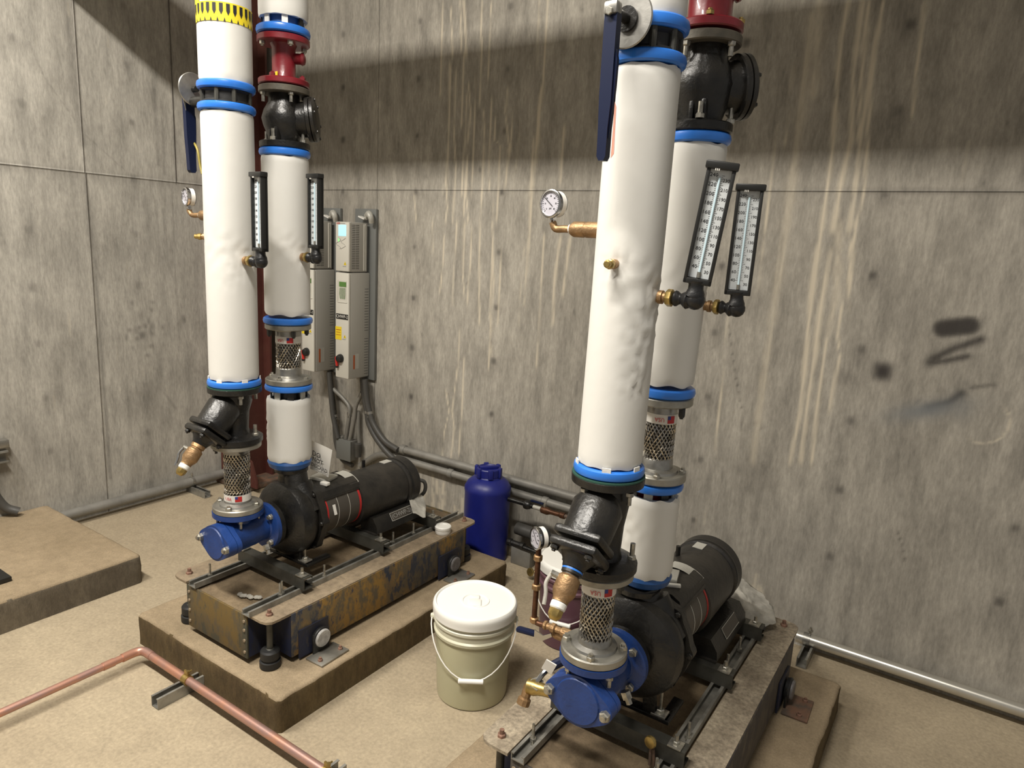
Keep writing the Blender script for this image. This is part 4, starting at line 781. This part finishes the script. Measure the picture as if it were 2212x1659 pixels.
    part('copper_stub',MB().lathe(o,nd,[(0,.0105),(.022,.0105),(.024,.008),(.028,.008)],16),'bronze',t); part('brass_cap',MB().lathe(o+nd*.028,nd,[(0,.011),(.01,.011),(.012,.0085),(.022,.008),(.024,.006)],8),'brass',t)
build_set(0); build_set(1)
# ================================================================== WALL DRIVES AND CONDUITS
def drive(k):
    x1=[.684,.987][k]; w_=.115; x0=x1-w_; yf=-.178; z0,zm,z1=.812,1.446,1.735; xc=(x0+x1)/2
    t=thing('variable_speed_drive',['grey wall mounted pump drive nearest the corner, half hidden by the left rear riser','grey wall mounted pump drive on the right of the pair, with lit display'][k],'electrical box',(xc,0,z0),'pump drives on the back wall')
    part('backplate',MB().box((xc+.012,-.012,(z0+z1)/2+.03),(w_+.06,.02,z1-z0+.10),bev=.003),'backplate',t)
    part('lower_housing',MB().box((xc,(yf-.022)/2,(z0+zm)/2),(w_,abs(yf)-.024,zm-z0-.004),bev=.008),'pvcgrey',t)
    part('upper_housing',MB().box((xc-.002,(yf-.04)/2,(zm+z1)/2),(w_-.006,abs(yf)-.042,z1-zm-.004),bev=.006),'pvcgrey',t)
    for a,b in ((z0+.004,zm-.004),(zm+.004,z1-.004)): part('front_cover',MB().box((xc,yf-.006,(a+b)/2),(w_-.004,.016,b-a),bev=.006),'pvclight',t)
    part('side_rib',MB().box((x1-.004,-.06,(zm+z1)/2),(.006,.004,z1-zm-.02)).box((x1-.004,-.072,(zm+z1)/2),(.006,.004,z1-zm-.02)),'pvclight',t)
    b=MB()
    for i in range(26):
        for yy in (-.152,-.122): b.box((x1-.0048,yy,1.468+i*.0099),(.001,.026,.0038))
    part('vent_slots',b,'slot',t,kind='stuff')
    b=MB()
    for i in range(16): b.box((x1-.0,-.05,1.10+i*.0165),(.001,.030,.0032))
    for i in range(14): b.box((x1-.0,-.05,.835+i*.0165),(.001,.030,.0032))
    part('lower_vent_slots',b,'slot',t,kind='stuff')
    f=yf-.0145
    part('display_screen',MB().box((xc+.002,f,1.683),(.062,.002,.062),bev=.0008),'display',t,label='lit pale blue display')
    part('keypad_print',MB().tube([(xc-.03+.02*math.sin(i*1.1),f-.0005,1.64-i*.008) for i in range(9)],.0012,4).tube([(xc+.01+.02*math.cos(i*1.3),f-.0005,1.64-i*.009) for i in range(8)],.001,4),'printgrey',t)
    part('status_lamp',MB().box((xc-.028,f,1.628),(.006,.002,.018)),mat('green_lamp',(.1,.6,.1),.4,emit=(.2,1,.2),estr=1.2) if k==0 else bpy.data.materials['green_lamp'],t)
    text('ABB',.017,'printred',t,(xc-.032,f-.0005,1.722),(1,0,0),Z,name='maker_lettering'); part('maker_line',MB().box((xc+.0,f,1.722),(.05,.001,.003)),'printgrey',t)
    for z_ in (1.487,1.06): 
        tr=part('warning_triangle',MB().prism([(-.011,0),(.011,0),(0,.02)],(xc+.026,f-.0002,z_),(1,0,0),Z,(0,-1,0),.0006),'yellow',t); part('warning_mark',MB().box((xc+.026,f-.0012,z_+.008),(.002,.0006,.008)),'print',tr); part('warning_text',MB().box((xc+.02,f-.0003,z_-.008),(.028,.0006,.003)),'printgrey',t)
    rw=part('terminal_window',MB().box((xc+.004,f+.001,1.335),(.07,.003,.125)).box((xc-.035,f,1.335),(.006,.006,.13),bev=.002).box((xc+.004,f,1.27),(.08,.006,.006),bev=.002),'pvclight',t)
    part('green_board',MB().box((xc+.008,f-.001,1.375),(.058,.003,.028)),'green',rw)
    b=MB()
    for i in range(5): b.tube([(xc-.012+i*.01,f-.003,1.355),(xc-.015+i*.011,f-.004,1.32),(xc-.01+i*.009,f-.003,1.29)],.0016,4)
    part('terminal_wires',b,'green',rw)
    lb=part('pump_label',MB().box((xc+.002,f,1.185),(.10,.001,.032)),'blackplastic',t,label='black label strip'); text('CHWP-%d'%(k+1),.026,'label',lb,(xc+.002,f-.0009,1.185),(1,0,0),Z)
    part('yellow_label',MB().box((xc-.028,f,1.085),(.052,.001,.078)),'yellow',t,label='yellow warning label'); part('label_lines',MB().box((xc-.028,f-.001,1.105),(.04,.0005,.004)).box((xc-.028,f-.001,1.09),(.036,.0005,.003)).box((xc-.028,f-.001,1.075),(.04,.0005,.003)),'orange',t)
    sw=part('switch_knob',MB().lathe((xc-.008,f+.002,.935),(0,-1,0),[(0,.026),(.012,.025),(.014,.020),(.026,.019),(.028,.016)],28),'blackplastic',t,label='round black disconnect switch'); part('switch_handle',MB().box((xc-.030,f-.012,.915),(.014,.014,.058),Matrix.Rotation(-.15,3,'Y'),bev=.004),mat('switch_red',(.6,.03,.02),.4) if k==0 else bpy.data.materials['switch_red'],sw); part('handle_tip',MB().box((xc-.030,f-.010,.884),(.016,.016,.018),bev=.004),'blackplastic',sw)
    part('orange_label',MB().box((x1+.0006,-.148,.915),(.001,.012,.085)),'orange',t,label='orange label strip'); part('silver_label',MB().box((x1+.0006,-.125,.918),(.001,.030,.09)),'silverlabel',t)
    tg=part('paper_tag',MB().tube([(xc+.04,-.03,1.775),(xc+.075,-.055,1.785),(xc+.095,-.06,1.765),(xc+.09,-.05,1.735)],lambda u:.022-.008*u,10,4),'silverlabel',t,label='curled clear and white tag'); part('tag_clip',MB().box((xc+.02,-.05,1.762),(.05,.03,.008),Matrix.Rotation(.3,3,'Y')),'label',t)
drive(0); drive(1)
def cond(label,pts,r,m='darkconduit',name='conduit',sm=6,straps=(),group=None,coup=()):
    o=Vector(pts[0]); t=thing(name,label,'conduit',o,group)
    part('tube',MB().tube(pts,r,16,sm),m,t)
    for p,d in coup: d=Vector(d).normalized(); part('coupling',MB().lathe(Vector(p)-d*.018,d,[(0,r*1.1),(.004,r*1.25),(.032,r*1.25),(.036,r*1.1)],16),'conduit',t)
    for p,d in straps:
        d=Vector(d).normalized(); part('strap',MB().lathe(Vector(p)-d*.008,d,[(0,r*1.12),(.016,r*1.12)],16).box(Vector(p)+Vector((0,.0,-r*1.3)),(.012,.03,.01)),'steel',t)
    return t
y_=-.045
def W(l,yy=-.045): return [(a,yy,c) for a,c in l]
cond('outer dark flexible conduit curving right from the right drive',W([(.954,.80),(.967,.704),(.997,.592),(1.014,.521),(1.087,.432),(1.205,.353),(1.30,.332)]),.018,straps=[((.997,-.045,.592),(.2,0,-1))])
cond('inner dark flexible conduit curving right from the right drive',W([(.992,.80),(1.010,.681),(1.036,.597),(1.075,.525),(1.165,.445),(1.275,.41)],-.062),.018,straps=[((1.036,-.062,.597),(.25,0,-1))])
cond('dark flexible conduit looping low from the left drive past the box',W([(.645,.80),(.667,.655),(.689,.536),(.695,.415),(.712,.312),(.765,.232),(.86,.212)],-.033),.015,straps=[((.689,-.045,.54),(.15,0,-1))])
cond('dark flexible conduit from the left drive into the junction box',W([(.68,.80),(.703,.63),(.722,.511),(.765,.382)],-.07),.016,straps=[((.722,-.06,.52),(.2,0,-1))])
cond('left curved conduit arching over into the junction box',W([(.70,.69),(.787,.645),(.845,.595),(.842,.519),(.815,.382)],-.05),.013,'conduit',straps=[((.845,-.05,.555),(0,0,-1))])
cond('right curved conduit from the right drive into the junction box',W([(.955,.71),(.903,.612),(.888,.527),(.85,.382)],-.05),.013,'conduit')
cond('thin conduit dropping behind the junction box',W([(.905,.58),(.907,.455),(.915,.375)],-.03),.012,'conduit')
t=thing('junction_box','small grey junction box on the wall below the drives','electrical box',(.82,-.035,.315))
part('box_body',MB().box((.815,-.035,.315),(.125,.066,.13),bev=.004),'conduit',t); part('box_lid',MB().box((.815,-.070,.315),(.131,.006,.136),bev=.002),'backplate',t)
for a in (.775,.812,.85): part('cable_gland',MB().lathe((a,-.045,.378),Z,[(0,.018),(.012,.018),(.016,.013),(.022,.013)],8),'steel',t)
part('side_plug',MB().lathe((.915,-.04,.285),Z,[(0,.020),(.05,.022),(.055,.024),(.085,.024),(.09,.016)],14),'darkconduit',t)
cond('lower grey wall conduit behind the left motor, ending by the right strainer',[(.93,-.03,.225),(.99,-.03,.27),(1.10,-.03,.335),(1.25,-.03,.347),(1.6,-.03,.345),(2.2,-.03,.339),(2.66,-.03,.333)],.021,'conduit',sm=6,coup=[((1.66,-.03,.345),(1,0,0)),((2.3,-.03,.338),(1,0,0))])
cond('upper grey wall conduit above the blue tank, ending by the right strainer',[(1.265,-.033,.408),(1.35,-.03,.41),(2.0,-.03,.408),(2.72,-.03,.404)],.0225,'conduit',sm=4,coup=[((1.29,-.03,.41),(1,0,0))])
cond('fat grey conduit lying along the foot of the left wall',[(.05,-1.46,.068),(.05,-1.0,.068),(.05,-.42,.068)],.029,'conduit',straps=[((.05,-.64,.07),(0,1,0))])
cond('vertical grey conduit at the very left edge on the left wall',[(.03,-1.705,.42),(.03,-1.70,.30),(.04,-1.66,.20),(.07,-1.61,.165)],.022,'darkconduit')
t=thing('pipe_support','short galvanised strut under the fat conduit by the left wall','bracket',(.10,-.64,.0)); part('channel',channel((.015,-.64,.001),(1,0,0),(0,0,1),.20),'strut',t)
part('clamp_bolt',MB().cyl((.05,-.64,.10),(.05,-.64,.125),.007,8),'bolt',t)
t=thing('shelf_arm','galvanised strut arm sticking out of the left wall at the left edge','bracket',(.02,-1.75,.5)); part('channel',channel((.03,-2.3,.47),(0,1,0),(1,0,0),.67,.06,.041),'strut',t); part('tray',MB().box((.04,-1.97,.535),(.05,.7,.04),bev=.003),'steel',t)
t=thing('equipment_foot','flat black base plate on the empty left pad','plate',(.6,-2.2,.14)); part('plate',MB().box((.55,-2.27,.152),(.50,.70,.020),bev=.003),'blackplastic',t)
# pale pipe at the foot of the long wall, right
cond('pale steel pipe at the foot of the back wall, lower right',[(3.60,-.047,.067),(4.2,-.047,.067),(5.3,-.047,.067)],.0245,'alu' if 'alu' in M else M.setdefault('alu',mat('bare_steel_pipe',(.62,.60,.54),.28,.75,var=.1)),name='wall_pipe')
t=thing('pipe_clamp','strut and split clamp holding the pale pipe beside the right pad','bracket',(3.65,-.08,0))
part('channel',channel((3.65,-.175,.001),(0,1,0),(0,0,1),.17),'strut',t); part('clamp_band',MB().lathe((3.64,-.047,.067),(1,0,0),[(-.014,.027),(.014,.027)],24),'steel',t); part('clamp_screw',MB().cyl((3.65,-.047,.093),(3.65,-.047,.125),.005,8).lathe((3.65,-.047,.106),Z,[(0,.010),(.008,.010)],6),'bolt',t)
# copper drain line on the floor
t=thing('copper_pipe','long copper pipe running along the floor and round the front of the left pad','pipe',(1.57,-1.79,.055))
part('branch_run',MB().tube([(1.567,-3.0,.056),(1.567,-1.84,.056)],.0135,16),'copper',t)
part('elbow',MB().tube([(1.567,-1.86,.056),(1.567,-1.815,.056),(1.575,-1.795,.056),(1.595,-1.786,.056),(1.64,-1.786,.056)],.0165,16,5),'copper',t)
part('main_run',MB().tube([(1.62,-1.786,.056),(3.3,-1.786,.056)],.0150,16),'copper',t); part('coupling',MB().lathe((1.567,-1.93,.056),(0,1,0),[(0,.0155),(.04,.0155)],16),'copper',t)
for i,x_ in enumerate((1.858,2.60)):
    t=thing('pipe_support',['galvanised strut and brass clamp under the copper pipe beside the left pad','galvanised strut and clamp under the copper pipe at the bottom edge'][i],'bracket',(x_,-1.79,0))
    part('channel',channel((x_,-1.90,.001),(0,1,0),(0,0,1),.185),'strut',t); part('clamp_band',MB().lathe((x_+.012,-1.786,.056),(1,0,0),[(-.014,.0185),(.014,.0185)],24).box((x_+.012,-1.786,.082),(.022,.006,.02)),'brass',t); bolt(t,(x_+.012,-1.782,.083),(0,1,0),m='brass',hr=.007,hh=.006,sl=.01,sr=.003)
# ================================================================== CONTAINERS
def pail(c,label,mb_,lidm,rot,group,handle=True):
    c=Vector(c); t=thing('plastic_pail',label,'bucket',c,group)
    part('body',MB().lathe(c,Z,[(0,.122),(.004,.129),(.012,.131),(.255,.1415),(.262,.149),(.272,.150),(.278,.144),(.298,.145),(.303,.150),(.312,.1505),(.317,.145),(.345,.147)],56,caps=True),mb_,t)
    part('lid',MB().lathe(c+Z*.326,Z,[(0,.150),(.003,.154),(.020,.1545),(.030,.1555),(.040,.154),(.046,.149),(.047,.145),(.041,.141),(.040,.05),(.0405,.0)],64),lidm,t)
    lid=t.children[1] if len(t.children)>1 else None
    if lid:
        part('spout_ring',MB().lathe(c+Z*.366,Z,[(0,.054),(.003,.052),(.003,.046),(0,.044)],36,caps=False),lidm,lid)
        d=Matrix.Rotation(rot,3,'Z'); part('spout_tab',MB().box(c+Z*.369+d@Vector((0,-.02,0)),(.045,.05,.006),d,bev=.003).box(c+Z*.369+d@Vector((0,.02,0)),(.03,.03,.008),d,bev=.003),lidm,lid)
    if handle:
        R=Matrix.Rotation(rot,3,'Z'); ex=R@Vector((1,0,0)); ey=R@Vector((0,-1,0)); pts=[]
        for i in range(21):
            a=PI*i/20; s_=math.sin(a); pts.append(c+ex*(-math.cos(a)*.158)+ey*(.148*s_**.8 if s_>0 else 0)+Z*(.30-.165*s_**1.3))
        wr=part('wire_handle',MB().tube(pts,.0024,8,1),'label',t,label='thin wire handle hanging down in front')
        p=pts[10]; part('handle_grip',MB().cyl(p-ex*.045,p+ex*.045,.009,12,bev=.002),'pail',wr)
        for s_ in (-1,1): part('handle_ear',MB().lathe(c+ex*s_*.146+Z*.30,ex*s_,[(0,.014),(.008,.014),(.010,.010),(.016,.008)],16),mb_,t)
    return t
pail((2.665,-1.13,0),'white lidded pail of yellowish liquid on the floor between the two pads','pailclear','pail',.60,'five gallon pails')
pail((2.775,-.575,0),'white lidded pail of plum coloured liquid behind the right strainer','pailpink','pail',.2,'five gallon pails',handle=True)
c=Vector((2.03,-.18,0)); t=thing('chemical_tank','tall dark blue plastic tank with screw lid behind the left pad','tank',c)
part('body',MB().lathe(c,Z,[(0,.112),(.006,.119),(.37,.121),(.385,.1235),(.40,.1225),(.425,.108),(.445,.085),(.452,.066),(.462,.060)],56),'tank',t)
ld=part('screw_lid',MB().lathe(c+Z*.458,Z,[(0,.062),(.003,.065),(.040,.065),(.044,.062),(.045,.054),(.038,.050),(.036,0)],40),'tank',t)
for a in (0.2,1.3,2.4,3.5,4.5,5.5): part('lid_lug',MB().box(c+Z*.482+Vector((math.cos(a),math.sin(a),0))*.066,(.016,.026,.052),Matrix.Rotation(a,3,'Z'),bev=.004),'tank',ld)
part('lid_bar',MB().box(c+Z*.502,(.10,.022,.018),Matrix.Rotation(.9,3,'Z'),bev=.004),'tank',ld)
# feed lines from the tank
t=thing('feed_line','thin black feed line with rusty brass valve from the tank to the right','pipe',(2.16,-.15,.345))
part('tube',MB().tube([(2.15,-.16,.352),(2.22,-.15,.347),(2.30,-.15,.345)],.012,12,4),'black',t); part('union',MB().lathe((2.245,-.15,.346),(1,0,.0),[(0,.016),(.004,.023),(.02,.025),(.034,.020),(.04,.014)],10),'black',t)
part('steel_nipple',MB().lathe((2.30,-.15,.345),(1,0,0),[(0,.011),(.05,.0115)],12),'silverlabel',t); v=part('brass_valve',MB().lathe((2.345,-.15,.344),(1,0,0),[(0,.012),(.006,.018),(.04,.020),(.05,.016),(.06,.012),(.11,.012),(.115,.016),(.14,.016)],14),'oldcopper',t)
part('valve_lever',MB().box((2.32,-.15,.375),(.075,.014,.010),bev=.003),'lever',v); part('lever_stem',MB().cyl((2.365,-.15,.355),(2.365,-.15,.378),.006,8),'bolt',v); part('rusty_nipple',MB().cyl((2.48,-.15,.344),(2.56,-.15,.344),.010,10),'rust',t)
t=thing('drain_line','dark drain pipes low on the wall between tank and plum pail','pipe',(2.16,-.10,.12))
part('large_pipe',MB().tube([(2.16,-.075,.165),(2.62,-.07,.150)],.033,18),'darkconduit',t); part('small_pipe',MB().tube([(2.158,-.15,.115),(2.30,-.15,.105),(2.60,-.15,.10)],.014,12,3),'black',t)
part('tube_fitting',MB().lathe((2.157,-.15,.114),(1,0,0),[(0,.02),(.02,.02),(.024,.015),(.08,.015),(.084,.019),(.10,.019)],10),'blackdusty',t); part('bracket_foot',MB().box((2.24,-.13,.05),(.12,.05,.10),bev=.004),'conduit',t)
t=thing('hose_cock','small brass hose cock on the floor behind the white pail','valve',(2.38,-.25,.03)); part('wheel',MB().lathe((2.37,-.25,.045),(-.3,-1,.2),[(0,.020),(.006,.022),(.012,.020)],14),'brass',t); part('cock_body',MB().lathe((2.37,-.22,.03),(.6,.5,.1),[(0,.012),(.03,.017),(.06,.012),(.09,.012)],12),'brass',t)
# ================================================================== RIGHT PUMP TRIM
p=Vector((3.049,-1.35,.80)); t=thing('pressure_gauge','pressure gauge on a tarnished copper stand pipe left of the right pump','gauge',p); n_=Vector((-.50,-.86,0)).normalized(); r=.032
part('case',MB().lathe(p,n_,[(-.024,r*.95),(-.020,r*1.0),(.006,r*1.0),(.008,r*1.08),(.014,r*1.08),(.016,r*.98),(.012,r*.92)],36),'blackplastic',t); part('bezel',MB().lathe(p,n_,[(.008,r*1.09),(.014,r*1.09),(.016,r*1.0)],36,caps=False),'case',t)
part('dial',MB().lathe(p,n_,[(.011,r*.94),(.0128,r*.94)],36),'dial',t); part('side_label',MB().lathe(p,n_,[(-.014,r*1.006),(-.0,r*1.006)],36,caps=False),'label',t)
x_=Z.cross(n_); b=MB()
for i in range(25):
    an=math.radians(-135+270*i/24); q=(x_*math.sin(an)+Z*math.cos(an)); tt=(x_*math.cos(an)-Z*math.sin(an)); b.box(p+n_*.0132+q*r*.78,(.0009,.0002,r*.12),Matrix((tt,n_,q)).transposed())
part('dial_ticks',b,'print',t,kind='stuff'); an=math.radians(-40); q=(x_*math.sin(an)+Z*math.cos(an)); tt=(x_*math.cos(an)-Z*math.sin(an)); part('needle',MB().box(p+n_*.0142+q*r*.15,(.0016,.0006,r*1.2),Matrix((tt,n_,q)).transposed()),'print',t)
for i in range(0,7):
    an=math.radians(-135+45*i); q=(x_*math.sin(an)+Z*math.cos(an)); text(str(i*20),r*.18,'print',t,p+n_*.0132+q*r*.52,x_,Z,name='dial_number')
part('stand_pipe',MB().tube([p-Z*.030,p-Z*.10,p-Z*.19,p+Vector((.0,0,-.262)),p+Vector((.012,0,-.276)),p+Vector((.04,0,-.274))],.0085,12,3),'oldcopper',t)
for z_ in (.055,.15,.26): part('fitting',MB().lathe(p-Z*(z_+.0),-Z,[(0,.010),(.003,.014),(.016,.014),(.02,.010)],8),'bronze',t)
part('threaded_nipple',MB().lathe(p+Vector((.035,0,-.273)),(1,0,.02),[(0,.010),(.003,.014),(.01,.014),(.013,.010),(.025,.010),(.028,.015),(.04,.015),(.044,.010),(.06,.010),(.064,.014),(.08,.014),(.13,.011)],10),'bronze',t)
t=thing('ball_valve','ball valve with blue handle and bare steel tab low left of the right pump','valve',(3.08,-1.33,.50))
part('vinyl_grip',MB().box((3.025,-1.35,.482),(.072,.022,.016),Matrix.Rotation(-.12,3,'Y'),bev=.006),'lever',t); part('steel_tab',MB().prism([(0,-.012),(.03,-.014),(.062,.012),(.058,.022),(.03,.004),(0,.012)],(3.058,-1.36,.492),(1,0,0),(0,0,1),(0,1,0),.004),'case',t); text('—',.001,'label',t,(3.03,-1.362,.49),(1,0,0),Z) if False else None
part('valve_body',MB().lathe((3.112,-1.335,.505),(1,0,0),[(0,.014),(.008,.017),(.035,.018),(.06,.014)],12),'bronze',t)
t=thing('ball_valve','brass ball valve with dark blue handle beside the right blue diffuser cover','valve',(3.21,-1.60,.50))
part('valve_body',MB().lathe((3.190,-1.605,.505),(1,.1,.1),[(0,.013),(.004,.021),(.022,.022),(.034,.018),(.05,.016),(.09,.015)],12),'brass',t); part('outlet_stub',MB().lathe((3.195,-1.605,.505),(-.1,-.4,-1),[(0,.014),(.03,.013),(.034,.018),(.05,.018)],10),'bronze',t)
part('steel_nut',MB().lathe((3.215,-1.60,.51),(.3,-.3,1),[(0,.02),(.014,.02)],6),'bolt',t)
part('lever_arm',MB().tube([(3.215,-1.60,.522),(3.225,-1.585,.545),(3.235,-1.565,.558)],.007,8,3),'case',t); part('vinyl_grip',MB().tube([(3.235,-1.565,.558),(3.262,-1.545,.578),(3.29,-1.52,.585),(3.318,-1.49,.588)],.0125,10,3),'lever',t); part('paper_tag',MB().box((3.238,-1.58,.568),(.030,.004,.034),Matrix.Rotation(.4,3,'Y')@Matrix.Rotation(.3,3,'Z')),'label',t); part('grip_label',MB().box((3.285,-1.535,.592),(.028,.010,.002),Matrix.Rotation(.5,3,'Z')),'silverlabel',t)
t=thing('drain_cock','brass wing cock on thin stems at the front right of the right skid','valve',(3.50,-1.475,.33)); part('wing_knob',MB().lathe((3.499,-1.48,.405),(-.2,-1,.1),[(-.008,.006),(-.006,.015),(.0,.017),(.006,.015),(.008,.006)],14),'brass',t); part('stem',MB().cyl((3.502,-1.478,.337),(3.500,-1.478,.392),.004,8).cyl((3.512,-1.474,.337),(3.507,-1.476,.385),.004,8),'rust',t)
# ================================================================== SNUBBERS, RAGS, TAGS, JAR
k_=0
for sk,xs in ((0,1.88),(1,3.372)):
    for j,yy in enumerate((-1.45,-.665)):
        x0=xs+.298; nm=[['white faced round snubber by the near corner of the left skid','grey round snubber by the far corner of the left skid'],['round snubber on the near right side of the right skid','rusty snubber bracket on the right side of the right skid, beside the pad edge']][sk][j]
        t=thing('seismic_snubber',nm,'bracket',(x0+.04,yy,.13))
        part('floor_plate',MB().box((x0+.055,yy,.1345),(.085,.135,.007),Matrix.Rotation(.03,3,'Z'),bev=.002),'rust' if sk else 'flange',t)
        part('mount_plate',MB().box((x0+.002,yy-.02,.195),(.006,.135,.11)),'skidblue',t)
        part('upright_plate',MB().box((x0+.018,yy,.175),(.008,.075,.078),bev=.002),'blackplastic',t)
        part('round_pad',MB().lathe((x0+.010,yy,.192),(1,0,0),[(0,.036),(.012,.040),(.016,.038),(.018,.034)],32),'rubber',t); part('pad_face',MB().lathe((x0+.027,yy,.192),(1,0,0),[(0,.034),(.006,.0335),(.009,.030)],32),mat('grey_snubber_face%d%d'%(sk,j),(.45,.44,.42) if (sk,j)==(0,0) else (.16,.15,.15),.5,var=.35,vscale=40),t)
        for q in (-1,1): bolt(t,(x0+.07,yy+q*.048,.138),Z,m='nut',hr=.009,hh=.008,sl=.006,sr=.005)
def crumple(name,label,poly,z,m,h,seed,cat='cloth',th=.002,lift=None):
    xs_=[p[0] for p in poly]; ys_=[p[1] for p in poly]; c=Vector((sum(xs_)/len(xs_),sum(ys_)/len(ys_),z)); n=len(poly); vs=[];fs=[]; R=9; K=n*5
    def edge(u): i=int(u*n)%n; f=u*n-int(u*n); a=Vector((*poly[i],0)); b=Vector((*poly[(i+1)%n],0)); return a.lerp(b,f)
    for s_ in (0,1):
        for i in range(R+1):
            for k in range(K):
                e=edge(k/K); p=Vector((c.x,c.y,0)).lerp(e,i/R); w_=noise.noise(Vector((p.x*22+seed,p.y*22,0)))*h+noise.noise(Vector((p.x*60,p.y*60+seed,3)))*h*.4; zz=z+abs(w_)+(lift(p) if lift else 0)+.001
                vs.append(Vector((p.x,p.y,zz+(th if s_ else 0))))
    o=(R+1)*K
    for s_ in (0,1):
        for i in range(R):
            for k in range(K): q=(s_*o+i*K+k,s_*o+i*K+(k+1)%K,s_*o+(i+1)*K+(k+1)%K,s_*o+(i+1)*K+k); fs.append(q if s_ else q[::-1])
    for k in range(K): fs.append((R*K+k,R*K+(k+1)%K,o+R*K+(k+1)%K,o+R*K+k))
    return solo(name,MB().add(vs,fs),m,label,cat,c,ang=80)
crumple('rag','white cloth lying on the far end of the left motor rail',[(1.925,-.76),(1.94,-.68),(1.99,-.66),(2.05,-.70),(2.10,-.76),(2.06,-.80),(2.0,-.76),(1.96,-.74)],.470,'rag',.014,3,lift=lambda p:-max(0,(p.x-2.0))*.55)
crumple('plastic_sheet','dusty pale plastic sheet draped behind the right motor onto its skid',[(3.42,-.60),(3.40,-.45),(3.42,-.36),(3.50,-.38),(3.56,-.44),(3.60,-.56),(3.56,-.63),(3.49,-.62)],.392,'rag',.024,8,'sheet',lift=lambda p:-min(.036,max(0,(p.x-3.42))*.35))
t=thing('paper_tag','curled white tag reading DO NOT DISCARD behind the left discharge','tag',(1.915,-1.235,.70))
vs=[];fs=[];ex=Vector((.97,.14,-.22)).normalized();ez=Vector((.12,.0,1)).normalized();o=Vector((1.922,-1.215,.765)); ny=ex.cross(ez)
for i in range(13):
    for j in range(9):
        u=(i/12-.5)*.108; v=(j/8-.5)*.122; vs.append(o+ex*u*(1-.25*max(0,-v*9))+ez*v+ny*(-.006*math.cos(u*22)+.0025*math.sin(v*40+u*30)))
for i in range(12):
    for j in range(8): fs.append((i*9+j,(i+1)*9+j,(i+1)*9+j+1,i*9+j+1))
part('sheet',MB().add(vs,fs),'label',t,ang=80)
yo=-.0215
for tx,u,v,s_ in (('DO',-.022,.012,.030),('NOT',-.014,-.010,.027),('DISCARD',-.004,-.033,.0215)): text(tx,s_,'print',t,o+ex*(u*1.1+.006)+ez*v*1.1+ny*.0025,ex,ez,sx=.95)
t=thing('screw_cap','flat two tier white plastic cap left on the left skid edge','cap',(2.135,-.675,.33)); part('cap_base',MB().lathe((2.135,-.675,.330),Z,[(0,.034),(.003,.036),(.017,.036),(.018,.033)],36),'label',t); part('cap_top',MB().lathe((2.135,-.675,.348),Z,[(0,.036),(.003,.038),(.015,.038),(.018,.035),(.0185,.022),(.016,.020)],36),'pail',t)
t=cond('short grey flexible lead at the back of the left motor',[(1.91,-.66,.53),(1.955,-.61,.52),(1.95,-.60,.46),(1.90,-.63,.41)],.009,'darkconduit',name='flexible_lead')
